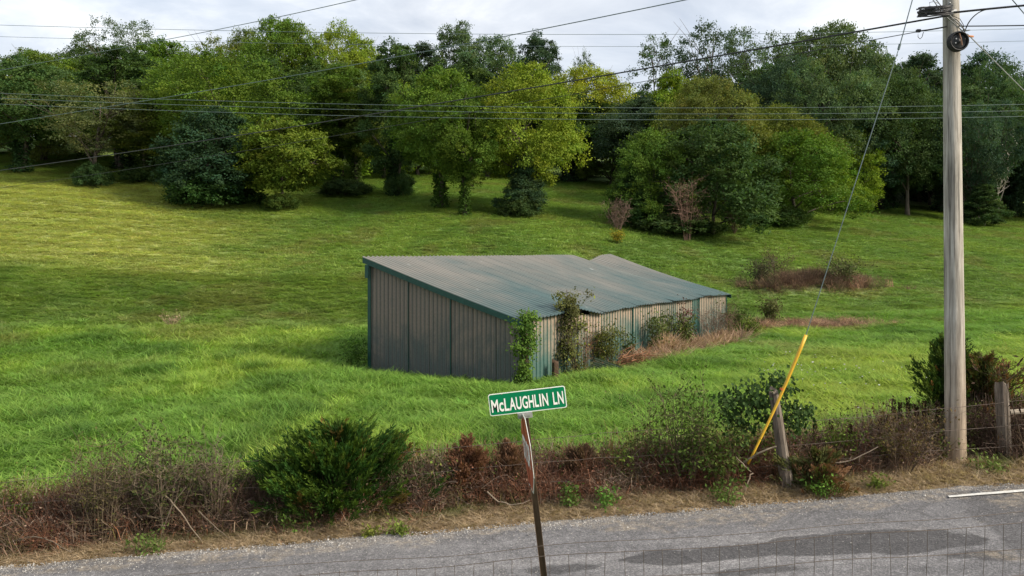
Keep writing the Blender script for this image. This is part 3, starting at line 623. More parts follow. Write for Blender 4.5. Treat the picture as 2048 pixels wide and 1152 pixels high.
    # trim
    def fascia(xe, sgn):
        n = 12; yy = np.linspace(-0.22, SW + 0.16, n); mb = MB(); t = roof_z(np.full(n, xe), yy) - 0.008
        x0, x1 = xe - 0.02 * sgn, xe + 0.012 * sgn
        V = np.stack([np.stack([np.full(n, x0), yy, t - 0.18], -1), np.stack([np.full(n, x1), yy, t - 0.18], -1), np.stack([np.full(n, x1), yy, t], -1), np.stack([np.full(n, x0), yy, t], -1)], 1).reshape(-1, 3)
        i = np.arange(n - 1)[:, None] * 4; k = np.arange(4)[None]; k2 = (k + 1) % 4
        Q = np.stack([i + k, i + k2, i + 4 + k2, i + 4 + k], -1).reshape(-1, 4)
        Q = np.concatenate([Q, [[0, 1, 2, 3], [(n - 1) * 4 + 3, (n - 1) * 4 + 2, (n - 1) * 4 + 1, (n - 1) * 4]]])
        link('gable_trim', MB().add(V, Q).mesh('gable_trim', M_TRIM), root)
    fascia(-0.16, -1); fascia(SL + 0.16, 1)
    def part(name, mat, lo, hi): link(name, MB().box(lo, hi).mesh(name, mat), root)
    part('corner_trim', M_TRIM, (-0.045, -0.045, 0.0), (0.06, -0.028, LO - 0.05)); part('corner_trim', M_TRIM, (SL - 0.05, -0.045, 0), (SL + 0.035, -0.028, LO - 0.06))
    part('corner_trim', M_TRIM, (-0.05, SW - 0.10, 0.0), (-0.03, SW + 0.04, HI - 0.1)); part('eave_trim_end', M_TRIM, (-0.19, SW - 0.12, HI - 0.62), (-0.165, SW + 0.04, HI - 0.16))
    for xp in (8.05, 15.1): part('joint_strip', M_TRIM, (xp, -0.040, 0.05), (xp + 0.10, -0.028, LO - 0.08))
    part('joint_strip', M_TRIM, (-0.040, SW * 3 / 7 - 0.02, 0.02), (-0.029, SW * 3 / 7 + 0.02, LO + (HI - LO) * 3 / 7 - 0.1))
    part('joint_strip', M_TRIM, (-0.040, SW * 5 / 7 - 0.012, 0.02), (-0.029, SW * 5 / 7 + 0.012, LO + (HI - LO) * 5 / 7 - 0.1))
    # frame
    for xp in np.linspace(0.2, SL - 0.2, 7):
        part('frame_post', M_TIMBER, (xp - .07, 0.06, -.1), (xp + .07, 0.2, LO - 0.1)); part('frame_post', M_TIMBER, (xp - .07, SW - .2, -.1), (xp + .07, SW - .06, HI - 0.5))
        mb = MB(); y0, y1 = 0.03, SW - 0.05; z0, z1 = float(roof_z(xp, y0)) - .07, float(roof_z(xp, y1)) - .07
        a, b = xp - .03, xp + .03
        V = [(a, y0, z0 - .16), (b, y0, z0 - .16), (b, y0, z0), (a, y0, z0), (a, y1, z1 - .16), (b, y1, z1 - .16), (b, y1, z1), (a, y1, z1)]
        mb.add(V, [(0, 1, 2, 3), (7, 6, 5, 4), (0, 4, 5, 1), (1, 5, 6, 2), (2, 6, 7, 3), (3, 7, 4, 0)]); link('rafter', mb.mesh('rafter', M_TIMBER), root)
    part('girt', M_TIMBER, (0.1, 0.012, 1.72), (SL - .1, 0.05, 1.84)); part('girt', M_TIMBER, (0.1, 0.012, 0.8), (SL - .1, 0.05, 0.9))
    return root
SHED = shed()
def shed_pt(u, v, z=None):
    x, y = SHED0 + SU * u + SV * v; return (float(x), float(y), zg(x, y) if z is None else SHZ + z)

# ------------------------------------------------------------------ trees
def crown_mb(seed, H, W, f0, kind='round', lobes=26, clumps=30, leaves=46, lsz=0.20, sparse=0.0, droop=0.15):
    """leaf clumps on the surface of many lobes; returns (MB, lobe centres)"""
    r = np.random.default_rng(seed); R = W / 2; z0 = H * f0; ch = H - z0
    def prof(f):
        if kind == 'round': return np.sin(np.pi * np.clip(0.12 + 0.82 * f, 0, 1)) ** 0.75
        if kind == 'tall': return 0.9 * np.sin(np.pi * np.clip(0.18 + 0.76 * f, 0, 1)) ** 0.6
        if kind == 'vase': return np.sin(np.pi * np.clip(0.02 + 0.72 * f ** 0.9, 0, 1)) ** 0.9
        if kind == 'bush': return np.sqrt(np.clip(1 - (f * 0.97) ** 2.2, 0, 1))
        if kind == 'cone': return np.clip(1.04 - f, 0, 1) ** 0.8
    C = []
    for k in range(lobes):
        f = (k + r.uniform(0, 1)) / lobes; a = k * 2.4 + r.uniform(-.5, .5); q = prof(f)
        lr = R * (0.20 + 0.17 * r.uniform()) * (0.68 + 0.4 * q)
        rad = max(0, q * R - lr * 0.75) * r.uniform(0.70, 1.22)
        C.append((math.cos(a) * rad, math.sin(a) * rad, z0 + lr * .6 + f * (ch - lr * 1.3), lr))
    C = np.array(C); mb = MB()
    for k, (cx, cy, cz, lr) in enumerate(C):
        n = int(clumps * (lr / (R * .33)) ** 1.4) + 4
        d = r.normal(0, 1, (n, 3)); d[:, 2] = d[:, 2] * 0.8 + 0.30; d /= np.linalg.norm(d, axis=1, keepdims=True)
        p = np.array([cx, cy, cz]) + d * lr * r.uniform(0.70, 1.04, (n, 1)) * np.array([1, 1, 0.85])
        dist = np.linalg.norm((p[:, None] - C[None, :, :3]) / C[None, :, 3:4], axis=2); dist[:, k] = 9
        keep = (dist.min(1) > 0.62) & (r.uniform(0, 1, n) > sparse); p, d = p[keep], d[keep]
        if not len(p): continue
        lob = r.uniform(0.82, 1.2)
        m = leaves; cl = lr * 0.145 + 0.07
        off = r.normal(0, 1, (len(p), m, 3)) * np.array([1, 1, .62]) * cl * r.uniform(.6, 1.35, (len(p), 1, 1))
        pos = (p[:, None] + off).reshape(-1, 3); nn = len(pos); out = np.repeat(d, m, 0)
        dr = r.normal(0, 1, (nn, 3)) + out * 0.9; dr[:, 2] -= droop * 2.0
        nm = out * 1.1 + np.array([0, 0, 0.55]) + r.normal(0, .36, (nn, 3))
        cb = np.repeat(r.uniform(0.78, 1.22, len(p)) * lob, m)
        hue = np.repeat(r.normal(0, .08, len(p)), m)
        c = np.stack([cb * (1 + hue + .06), cb, cb * (1 - hue)], 1) * r.uniform(.85, 1.15, (nn, 1))
        mb.leaves(pos, dr, nm, lsz * r.uniform(.7, 1.3, nn), lsz * .62 * r.uniform(.7, 1.2, nn), c, 0.12)
    return mb, C
def trunk_mb(seed, H, W, f0, C, rt, col=(0.095, 0.08, 0.065), stems=1, ivy=False, limbs=9, bare=0):
    r = np.random.default_rng(seed + 500); mb = MB()
    for s in range(stems):
        a = r.uniform(0, 6.28); bx, by = (0, 0) if stems == 1 else (math.cos(a) * .35, math.sin(a) * .35)
        top = np.array([bx * 2.5 + r.normal(0, W * .05), by * 2.5 + r.normal(0, W * .05), H * (f0 + (1 - f0) * .72)])
        t = np.linspace(0, 1, 9)[:, None]; pts = np.array([bx, by, -0.25]) * (1 - t) + top * t
        pts[:, :2] += np.cumsum(r.normal(0, .05 * H / 12, (9, 2)), 0) * (t > 0)
        rad = rt * (1.0 - 0.85 * t[:, 0]) / math.sqrt(stems); rad[0] *= 1.5
        mb.tube(pts, rad, 8, col)
        for l in range(limbs):
            c = C[r.integers(0, len(C))][:3] * np.array([.95, .95, 1]); f = np.clip((c[2] / H) * r.uniform(.45, .75), f0 * .6, .8)
            i = min(7, max(1, int(f * 9 / (f0 + (1 - f0) * .72)))); st = pts[i]
            q = np.linspace(0, 1, 6)[:, None]; b = st * (1 - q) + c * q + np.array([0, 0, .1 * H]) * (q * (1 - q)) + r.normal(0, .06, (6, 3)) * q
            mb.tube(b, rad[i] * 0.55 * (1 - .8 * q[:, 0]) + .012, 5, col)
            for w in range(2 + bare):
                c2 = b[3 + (w % 3)] + r.normal(0, 1, 3) * W * .12 + np.array([0, 0, W * .08 * (1 + bare * .2)]); q2 = np.linspace(0, 1, 4)[:, None]
                mb.tube(b[3] * (1 - q2) + c2 * q2 + r.normal(0, .03, (4, 3)) * q2, .035 * (1 - .75 * q2[:, 0]), 4, np.array(col) * (1.5 if bare else 1))
    return mb
TREES = {}
def proto(key, seed, H, W, f0, kind, rt=0.2, stems=1, bare=0, limbs=9, ivy=False, **kw):
    c, C = crown_mb(seed, H, W, f0, kind, **kw)
    if ivy:
        r = np.random.default_rng(seed + 9); n = 1500; z = r.uniform(0, H * (f0 + .25), n); a = r.uniform(0, 6.28, n); rad = rt * 1.2 + np.abs(r.normal(0, .16, n)) + .22 * (z < .8)
        d = np.stack([np.cos(a), np.sin(a), np.zeros(n)], 1); pos = d * rad[:, None]; pos[:, 2] = z
        c.leaves(pos, d * .5 + r.normal(0, .6, (n, 3)) - np.array([0, 0, .5]), d + np.array([0, 0, .6]) + r.normal(0, .4, (n, 3)), .26, .18, np.array([.55, .62, .7]) * r.uniform(.7, 1.2, (n, 1)), .1)
    t = trunk_mb(seed, H, W, f0, C, rt, stems=stems, bare=bare, limbs=limbs)
    TREES[key] = (c.mesh(key + '_crown', M_LEAF), t.mesh(key + '_trunk', M_BARK, True), H, W)
proto('round1', 1, 12, 10, .20, 'round', .22, lobes=32)
proto('round2', 2, 12, 9, .24, 'round', .22, lobes=30, ivy=True)
proto('round3', 3, 12, 11, .26, 'round', .25, lobes=34, stems=2)
proto('tall1', 4, 14, 7, .28, 'tall', .2, lobes=30, ivy=True)
proto('tall2', 5, 14, 8, .32, 'tall', .2, lobes=30, clumps=22)
proto('tall3', 6, 14, 7, .14, 'tall', .2, lobes=32, stems=2, ivy=True)
proto('bush1', 7, 8, 8, .05, 'bush', .14, lobes=38, clumps=22, lsz=.17)
proto('bush2', 8, 8, 7, .05, 'bush', .12, lobes=34, clumps=22, lsz=.19)
proto('open1', 9, 13, 9, .30, 'vase', .2, lobes=24, clumps=20, leaves=34, sparse=.25, bare=2)
proto('open2', 10, 14, 8, .35, 'tall', .18, lobes=22, clumps=15, leaves=32, sparse=.35, bare=3, limbs=12)
proto('cone1', 11, 7, 4.5, .03, 'cone', .12, lobes=26, clumps=30, lsz=.15)
proto('vase1', 12, 12, 11, .22, 'vase', .22, lobes=36, stems=2)
proto('small1', 13, 7, 6, .20, 'round', .14, lobes=28, clumps=20, lsz=.19)
proto('low1', 14, 2.2, 4.2, .0, 'bush', .05, lobes=16, clumps=22, lsz=.16)
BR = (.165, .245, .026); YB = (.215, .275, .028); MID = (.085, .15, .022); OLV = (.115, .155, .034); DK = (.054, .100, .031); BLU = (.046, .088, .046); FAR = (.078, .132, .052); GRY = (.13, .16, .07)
rt = random.Random(11)
def tree(name, key, px, top, wpx, color, label, base=None, Y=None, group=None, cat='tree', rot=None):
    c, t, H, W = TREES[key]
    if Y is None: Y = depth_for(px, base)
    X = (px - CPX) / FPX * Y; z = zg(X, Y)
    h = (HPY - top) / FPX * Y - z; w = wpx / FPX * Y * (1.12 if name == 'tree' else 1)
    o = thing(name, label, cat, (X, Y, z), (0, 0, rt.uniform(0, 6.28) if rot is None else rot), group)
    o.scale = (w / W, w / W, h / H)
    tr = link('trunk', t, o); cr = link('crown', c, o); cr.color = tuple(x * rt.uniform(.93, 1.07) for x in color) + (1,)
    return o
# front trees on the slope, left to right
T = tree
T('tree', 'round2', 42, 118, 225, DK, 'dark green tree on the mown slope, leftmost of the trees with a bare trunk', base=346)
T('tree', 'open1', 185, 165, 215, GRY, 'pale grey green tree with dead grey branches and a bush round its trunk', base=372, rot=1.0)
T('tree', 'tall1', 288, 180, 150, OLV, 'slim olive tree between the pale grey tree and the big dark tree', base=362)
T('tree', 'bush2', 425, 215, 200, (.034, .066, .032), 'very dark blue green tree whose leaves hang down to a skirt of ground ivy', base=408)
T('tree', 'vase1', 440, 108, 275, MID, 'tall spreading green tree rising behind the very dark tree', Y=88)
T('tree', 'small1', 566, 238, 172, (.125, .19, .024), 'small bright green tree with a short dark trunk standing out on the mown slope', base=418)
T('tree', 'tall1', 672, 130, 150, MID, 'slender green tree just right of the small bright tree', base=372)
T('tree', 'tall1', 712, 175, 140, OLV, 'ivy trunked tree with low brush at its foot', base=372)
T('tree', 'tall3', 788, 82, 130, DK, 'tall narrow dark tree left of the two trunked tree above the shed', base=392)
T('tree', 'round2', 880, 138, 200, MID, 'green tree with a dark ivy covered trunk above the left half of the shed roof', base=416)
T('tree', 'round2', 930, 190, 150, MID, 'green tree with a leafy shaggy trunk, close right of the ivy covered trunk', base=432)
T('tree', 'round1', 1052, 128, 220, BR, 'large bright yellow green tree above the shed with a cedar at its foot', base=426)
T('cedar_tree', 'cone1', 1045, 300, 110, BLU, 'dark conical cedar at the foot of the large bright yellow green tree', base=432)
T('tree', 'round3', 1175, 134, 200, YB, 'yellow green rounded tree at the right of the tree row beside the open gap', base=362)
T('tree', 'tall2', 1125, 190, 130, BR, 'slender tree with a thin dark trunk between the two yellow green trees', base=362)
# grove at the right
T('tree', 'bush1', 1310, 255, 165, MID, 'leafy tree at the left end of the right hand grove', base=455)
T('tree', 'bush2', 1425, 238, 235, DK, 'dense dark green tree in the middle of the grove behind the reddish bare shrub', base=468)
T('tree', 'round3', 1420, 150, 190, OLV, 'taller olive green tree poking up behind the grove', Y=88)
T('tree', 'bush1', 1598, 258, 215, MID, 'wide round tree right of the gap in the grove with leaves almost to the grass', base=448)
T('tree', 'bush2', 1690, 250, 135, BR, 'lighter green tree at the right end of the grove behind the guy wire', base=425)
T('tree', 'round1', 1545, 210, 210, OLV, 'olive tree behind the wide round tree of the grove', Y=92)
T('tree', 'tall3', 1345, 142, 120, BR, 'bright pointed tree top between the open gap and the grove', Y=100)
T('cedar_tree', 'cone1', 1262, 330, 100, DK, 'dark low cedar at the left foot of the grove', base=455)
# right hand wood
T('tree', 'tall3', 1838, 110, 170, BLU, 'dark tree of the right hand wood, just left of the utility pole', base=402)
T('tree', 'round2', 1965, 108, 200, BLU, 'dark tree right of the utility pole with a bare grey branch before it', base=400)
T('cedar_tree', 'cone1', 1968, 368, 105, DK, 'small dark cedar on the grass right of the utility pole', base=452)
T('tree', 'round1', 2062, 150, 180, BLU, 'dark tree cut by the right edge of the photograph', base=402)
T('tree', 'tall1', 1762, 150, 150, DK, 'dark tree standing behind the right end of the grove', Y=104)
# skyline
sky = [('round1', 75, 100, 190, MID, 'rounded tree at the left end of the skyline'), ('round3', 165, 88, 170, DK, 'dark tree on the skyline second from the left'),
 ('open1', 242, 40, 140, FAR, 'tall airy tree forming the first peak of the skyline from the left'), ('round2', 325, 82, 190, MID, 'green skyline tree right of the first peak'),
 ('open2', 428, 66, 110, OLV, 'thin feathery tree on the skyline crossed by a wire'), ('round1', 487, 58, 120, OLV, 'olive tree on the skyline next to the feathery one'),
 ('round3', 565, 34, 170, MID, 'broad tree on the highest part of the left skyline'), ('vase1', 640, 42, 170, BR, 'bright green tree on the highest part of the left skyline'),
 ('round1', 720, 78, 150, BR, 'bright tree where the left skyline steps down'), ('round2', 640, 150, 160, BR, 'bright leafy tree below the highest part of the left skyline'),
 ('tall3', 845, 88, 130, BLU, 'dark skyline tree left of the pointed tree'), ('tall2', 915, 46, 115, FAR, 'tall pointed tree forming the middle peak of the skyline'),
 ('round3', 985, 72, 150, FAR, 'grey green tree right of the middle peak of the skyline'), ('tall3', 1075, 68, 110, BLU, 'dark upright tree at the right end of the middle skyline'),
 ('open2', 1170, 96, 60, FAR, 'small wispy tree alone on the lowest part of the skyline'), ('open2', 1318, 66, 130, DK, 'sparse tree with bare twigs left of the two tall airy trees'),
 ('open2', 1412, 36, 150, BLU, 'tall airy dark tree, highest in the right skyline'), ('open1', 1515, 56, 150, FAR, 'open grey green tree with bare branches on the right skyline'),
 ('round3', 1650, 44, 220, FAR, 'big domed tree on the right skyline with pale bare stems before it'), ('round2', 1742, 92, 170, FAR, 'rounded tree stepping down from the big domed tree'),
 ('round1', 1830, 118, 150, DK, 'skyline tree seen above the slack cable left of the pole'), ('open1', 1990, 122, 110, DK, 'thin topped tree on the skyline right of the pole')]
for k, px, top, w, c, lab in sky:
    T('tree', k, px, top, w, c, lab, Y=rt.uniform(112, 126), group='trees on the skyline')
# the body of the wood
fill = []; USED = set()
ANCH = [(-90, 'left of the bare trunked dark tree'), (42, 'behind the leftmost front tree'), (165, 'behind the pale grey green tree'), (270, 'below the first peak of the skyline'), (360, 'right of the first peak of the skyline'), (440, 'behind the very dark tree'), (520, 'left of the small bright tree'),
 (590, 'behind the small bright tree'), (670, 'behind the slender green tree'), (740, 'where the left skyline steps down'), (800, 'behind the tall narrow dark tree'), (880, 'behind the ivy trunked tree'), (960, 'left of the large bright tree'), (1050, 'behind the large bright tree'), (1130, 'between the yellow green trees'), (1190, 'behind the rounded yellowish tree'),
 (1235, 'in the open gap left of the grove'), (1300, 'behind the left end of the grove'), (1370, 'below the two tall airy trees'), (1440, 'behind the middle of the grove'), (1520, 'behind the gap in the grove'), (1600, 'behind the wide round tree'), (1680, 'below the big domed tree'), (1745, 'behind the slanting guy wire'), (1820, 'left of the utility pole'), (1900, 'straight behind the utility pole'), (1970, 'just right of the utility pole'), (2060, 'at the right edge'), (2190, 'beyond the right edge')]
for px in range(-120, 2240, 74):
    if 1195 < px < 1255: continue
    tops = np.interp(px, [0, 240, 400, 600, 760, 1000, 1120, 1220, 1300, 1420, 1650, 1800, 1950, 2100], [150, 100, 120, 90, 130, 120, 150, 190, 170, 130, 110, 160, 170, 190])
    fill.append((px + rt.uniform(-18, 18), tops + rt.uniform(-8, 40), rt.uniform(98, 112), rt.uniform(150, 200)))
for px in range(-150, 2280, 90):
    tops = np.interp(px, [0, 240, 400, 600, 760, 1000, 1120, 1240, 1300, 1420, 1650, 1800, 1950, 2100], [160, 110, 130, 100, 130, 120, 150, 195, 170, 130, 110, 150, 150, 170])
    fill.append((px + rt.uniform(-20, 20), tops + rt.uniform(0, 30), rt.uniform(128, 140), rt.uniform(160, 210)))
for px in (1220, 1265, 1300, 1700, 1780, 1860, 1930, 2010, 2080, 2150):
    fill.append((px, rt.uniform(185, 215) if px < 1400 else rt.uniform(150, 210), rt.uniform(104, 118), 130))
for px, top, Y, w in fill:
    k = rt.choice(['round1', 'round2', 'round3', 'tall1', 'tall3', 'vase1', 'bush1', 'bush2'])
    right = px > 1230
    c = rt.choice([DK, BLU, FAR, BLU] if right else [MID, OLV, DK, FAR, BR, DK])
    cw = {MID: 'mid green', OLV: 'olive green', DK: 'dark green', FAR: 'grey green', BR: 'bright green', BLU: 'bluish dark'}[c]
    row = 'far back in the wood' if Y > 125 else 'deep in the wood'
    for _, anchor in sorted(ANCH, key=lambda a_: abs(a_[0] - px)):
        lab = f'{cw} tree {row}, {anchor}'
        if lab not in USED: break
    USED.add(lab)
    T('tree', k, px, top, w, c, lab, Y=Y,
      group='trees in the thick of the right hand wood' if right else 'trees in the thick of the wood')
# bushes at the feet of trees
def bush(px, base, wpx, hpx, color, label, key='low1', name='bush'):
    return T(name, key, px, base - hpx, wpx, color, label, base=base, cat='bush', group='bushes at the feet of trees')
bush(185, 374, 72, 46, DK, 'dark bush wrapped round the trunk of the pale grey green tree')
bush(280, 364, 80, 30, DK, 'low dark bush under the slim olive tree')
bush(425, 412, 165, 60, (.04, .09, .024), 'wide skirt of ground ivy under the very dark tree')
bush(566, 420, 70, 32, (.06, .10, .02), 'low green brush round the short trunk of the small bright tree')
bush(690, 392, 100, 32, DK, 'low brush pile between two trunks left of the dark narrow tree')
bush(1042, 434, 84, 40, DK, 'brush round the cedar under the large bright tree')
bush(1175, 352, 70, 18, MID, 'small low bush on the grass beside the gap in the trees')
bush(1350, 468, 170, 40, DK, 'long low brush along the foot of the grove')
bush(1560, 452, 110, 40, DK, 'dark brush under the wide round tree of the grove')
bush(800, 392, 60, 50, DK, 'dark undergrowth at the foot of the tall narrow dark tree')

# ------------------------------------------------------------------ shrubs and other plants near by
def twig_mb(seed, h, w, stems=9, forks=5, rad=.009, wood=(.15, .115, .085), nleaf=0, lsz=.07, lcol=(.06, .1, .02), lw=.6, lo=0.25, wild=.5, lcol2=None, tipbias=1.0, fine=2):
    r = np.random.default_rng(seed); mb = MB(); tips = []
    wood = np.array(wood); lcol = np.array(lcol); lcol2 = lcol if lcol2 is None else np.array(lcol2)
    for s in range(stems):
        a = r.uniform(0, 6.28); b = r.uniform(0, .12) * w; top = np.array([math.cos(a), math.sin(a), 0]) * r.uniform(.1, .5) * w + np.array([0, 0, h * r.uniform(.65, 1.0)])
        q = np.linspace(0, 1, 7)[:, None]; base = np.array([math.cos(a) * b, math.sin(a) * b, -.05])
        pts = base * (1 - q) + top * q + np.cumsum(r.normal(0, .028 * wild * h, (7, 3)), 0) * q
        wc = wood * r.uniform(.7, 1.35)
        mb.tube(pts, rad * (1 - .75 * q[:, 0]), 4, wc, cap=False)
        for f in range(forks):
            i = r.integers(2, 7); st = pts[i]; d = r.normal(0, 1, 3); d[2] = abs(d[2]) * .8 + .2; d /= np.linalg.norm(d); L = r.uniform(.15, .36) * max(h, w) * .8
            q2 = np.linspace(0, 1, 5)[:, None]; bp = st + d * L * q2 + np.array([0, 0, -.12 * L * wild]) * q2 ** 2 + np.cumsum(r.normal(0, .03 * L * wild * 2, (5, 3)), 0) * q2
            mb.tube(bp, rad * .5 * (1 - .7 * q2[:, 0]), 3, wc, cap=False); tips.append(bp)
            for g in range(fine):
                j = r.integers(1, 5); d2 = d + r.normal(0, .6, 3); L2 = L * r.uniform(.25, .5)
                q3 = np.linspace(0, 1, 3)[:, None]; fp = bp[j] + d2 * L2 * q3 + r.normal(0, .03 * L2, (3, 3)) * q3
                mb.tube(fp, rad * .28 * (1 - .6 * q3[:, 0]), 3, wc * 1.1, cap=False); tips.append(fp)
    if nleaf and tips:
        tp = [t[r.integers(1, len(t))] + r.normal(0, lsz * .9, 3) for t in (tips[r.integers(0, len(tips))] for _ in range(nleaf))]; tp = np.array(tp)
        tp = tp[tp[:, 2] > h * lo * r.uniform(0, 1.5, len(tp))]; n = len(tp)
        dr = r.normal(0, 1, (n, 3)) + np.array([0, 0, -.5]); nm = r.normal(0, .6, (n, 3)) + np.array([0, 0, .8]); w_ = r.uniform(0, 1, (n, 1))
        mb.leaves(tp, dr, nm, lsz * r.uniform(.6, 1.4, n), lsz * lw * r.uniform(.7, 1.2, n), (lcol * (1 - w_) + lcol2 * w_) * r.uniform(.7, 1.3, (n, 1)), .12)
    return mb
def juniper_mb(seed, h, w, sprays=420, needles=46, dome=.7, green=(.035, .075, .016), tip=(.10, .15, .022), brown=0.0, browncol=(.15, .075, .03), tilt=0.0, flat=.5):
    r = np.random.default_rng(seed); mb = MB(); w = w * 1.22
    mb.tube([(0, 0, -.1), (.02, 0, h * .35), (tilt * .3, .03, h * .8)], [.05, .04, .012], 6, (.10, .07, .05))
    green, tip, browncol = map(np.array, (green, tip, browncol))
    boughs = []
    for b in range(max(16, sprays // 14)):
        a = b * 2.4 + r.uniform(-.4, .4); f = r.uniform(.06, 1.0) ** .85
        rad = (w / 2) * (math.sqrt(max(0, 1 - ((f - .42) / .62) ** 2)) * dome + (1 - f) * (1 - dome)) * r.uniform(.55, 1.18) * (.7 + .5 * float(vnoise(a * 1.9 + seed * 7, f * 4.5, seed)))
        boughs.append((a, f, rad, r.uniform(.7, 1.3)))
    for s in range(sprays):
        a, f, rad, bt = boughs[r.integers(0, len(boughs))]; rad = rad * r.uniform(.35, 1.04); a = a + r.normal(0, .16); f = min(1.0, max(.03, f + r.normal(0, .045)))
        end = np.array([math.cos(a) * rad + tilt * f * .5, math.sin(a) * rad * .85, h * f * r.uniform(.94, 1.04)])
        d = np.array([math.cos(a), math.sin(a), flat + .9 * f]); d += r.normal(0, .22, 3); d /= np.linalg.norm(d); L = r.uniform(.30, .75) * (w / 2.6) ** .5
        st = end - d * L
        if s % 3 == 0: mb.tube([(0, 0, max(.05, st[2] - .35 * rad)), (st * .6 + np.array([0, 0, -.06])), st], [.014, .010, .004], 3, (.09, .065, .045), cap=False)
        n = needles; t = r.uniform(0, 1, n) ** .8; side = r.normal(0, 1, (n, 3)); nd_ = d[None] * 2.1 + side * .55; nd_[:, 2] += .25
        pos = st + d * L * t[:, None] + side * .034 * (1.08 - t[:, None])
        isb = r.uniform() < brown * (1.6 if a % 6.28 > 4.2 or a < 1.2 else .4); c0 = browncol if isb else green * r.uniform(.75, 1.3) * bt; c1 = browncol * 1.25 if isb else (tip if r.uniform() < .6 else green * 1.5)
        c = c0 * (1 - t[:, None] ** 2) + c1 * t[:, None] ** 2
        mb.leaves(pos, nd_, r.normal(0, 1, (n, 3)) + np.array([0, 0, .5]), r.uniform(.07, .14, n) * (1 - .35 * t) * (w / 2.6) ** .4, .018, c * r.uniform(.85, 1.15, (n, 1)))
    return mb
def plant(name, label, px, base, mb, cat='shrub', d=None, group=None, mat=None, parts=None, smooth=False):
    if d is None: d = depth_for(px, base, 13.2)
    X = (px - CPX) / FPX * d
    return thing(name, label, cat, (X, d, zg(X, d)), (0, 0, 0), group, mb.mesh(name, mat or M_PLANT, smooth))
def m_of(px, d=14.3): return px / FPX * d
# big juniper and the other evergreens of the hedge
plant('juniper_bush', 'large dark green juniper bush by the road left of the street sign', 648, 1042, juniper_mb(3, m_of(192, 13.9), m_of(350, 13.9), 1100, 56, .78, (.024, .06, .012), (.085, .14, .018), .05, (.14, .10, .03), tilt=.5, flat=.25), d=13.95)
plant('juniper_bush', 'olive and rust tinged juniper growing from the right flank of the large dark juniper', 748, 1020, juniper_mb(5, m_of(140, 14.4), m_of(170, 14.4), 330, 46, .7, (.06, .08, .018), (.15, .14, .03), .25, (.16, .10, .035), tilt=.6, flat=.3), d=14.5)
plant('dead_juniper', 'rust brown dead juniper standing left of the leaning sign post', 938, 1030, juniper_mb(8, m_of(138), m_of(112), 330, 50, .6, (.15, .072, .042), (.22, .115, .07), 0, flat=.6), d=14.1)
plant('dead_juniper', 'lower rust brown dead juniper hiding behind the sign post', 1015, 1012, juniper_mb(9, m_of(118), m_of(110), 200, 46, .5, (.14, .075, .045), (.20, .12, .075), 0, flat=.7), d=14.3)
plant('dead_juniper', 'grey brown dead juniper right of the sign post', 1160, 1005, juniper_mb(19, m_of(100), m_of(130), 200, 46, .5, (.12, .075, .05), (.17, .11, .075), 0, flat=.7), d=14.4)
plant('juniper_bush', 'dark green juniper close behind the base of the utility pole', 1895, 925, juniper_mb(12, m_of(230, 15.3), m_of(190, 15.3), 560, 48, .75, (.028, .062, .014), (.085, .125, .02), .05), d=15.9)
plant('juniper_bush', 'rusty olive juniper between the utility pole and the right hand fence post', 1968, 915, juniper_mb(13, m_of(205), m_of(205), 560, 46, .85, (.055, .07, .02), (.12, .115, .035), .32, (.17, .09, .045), flat=.25), d=16.0)
plant('juniper_bush', 'low green and rust juniper at the foot of the leaning vine covered post', 1640, 992, juniper_mb(14, m_of(78), m_of(150), 280, 46, .85, (.065, .075, .025), (.11, .11, .035), .42, (.18, .10, .055), flat=.15), d=13.9)
# twiggy and leafy shrubs of the hedge
plant('thorny_shrub', 'bare twiggy shrub with dark leaves in its middle, left of the large juniper', 330, 1072, twig_mb(21, m_of(190, 13.4), m_of(150, 13.4), 26, 9, .012, (.17, .135, .10), 1500, .06, (.035, .06, .018), lo=.35, lcol2=(.09, .09, .03)), d=13.5)
plant('thorny_shrub', 'airy olive shrub with thin upright twigs near the left end of the hedge', 205, 1080, twig_mb(22, m_of(190, 13.3), m_of(140, 13.3), 28, 9, .011, (.16, .125, .085), 1300, .045, (.085, .10, .025), lo=.3, lcol2=(.13, .10, .05)), d=13.35)
plant('thorny_shrub', 'thin bare shrub just left of the large juniper', 430, 1065, twig_mb(23, m_of(170, 13.6), m_of(110, 13.6), 24, 8, .011, (.17, .135, .10), 420, .05, (.06, .08, .02)), d=13.6)
plant('leafy_shrub', 'dark leafy shrub with an airy top halfway between sign post and leaning post', 1370, 1008, twig_mb(24, m_of(205), m_of(150), 18, 8, .010, (.12, .09, .065), 1300, .065, (.045, .085, .018), lo=.1, lcol2=(.09, .13, .025)), d=14.1)
plant('leafy_shrub', 'thin stalked shrub with small seed heads left of the airy leafy shrub', 1295, 1010, twig_mb(25, m_of(195), m_of(110), 11, 6, .007, (.14, .11, .07), 360, .045, (.10, .10, .04), lo=.4), d=14.5)
plant('leafy_shrub', 'low green leaved shrub spreading over brown brush right of the sign post', 1445, 1005, twig_mb(26, m_of(120), m_of(150), 14, 7, .008, (.13, .09, .06), 1100, .075, (.05, .09, .02), lo=.2, lcol2=(.10, .13, .03)), d=14.0)
plant('leafy_shrub', 'grey green leafy shrub between the rusty juniper and the dead brown juniper', 800, 1030, twig_mb(27, m_of(95), m_of(120), 12, 7, .008, (.14, .10, .07), 800, .055, (.055, .075, .025), lo=.2), d=14.1)
plant('leafy_shrub', 'brown leaved brush with yellowing leaves left of the utility pole base', 1800, 945, twig_mb(28, m_of(125), m_of(150), 16, 8, .009, (.15, .11, .08), 900, .06, (.12, .10, .03), lo=.2, lcol2=(.10, .06, .04)), d=14.3)
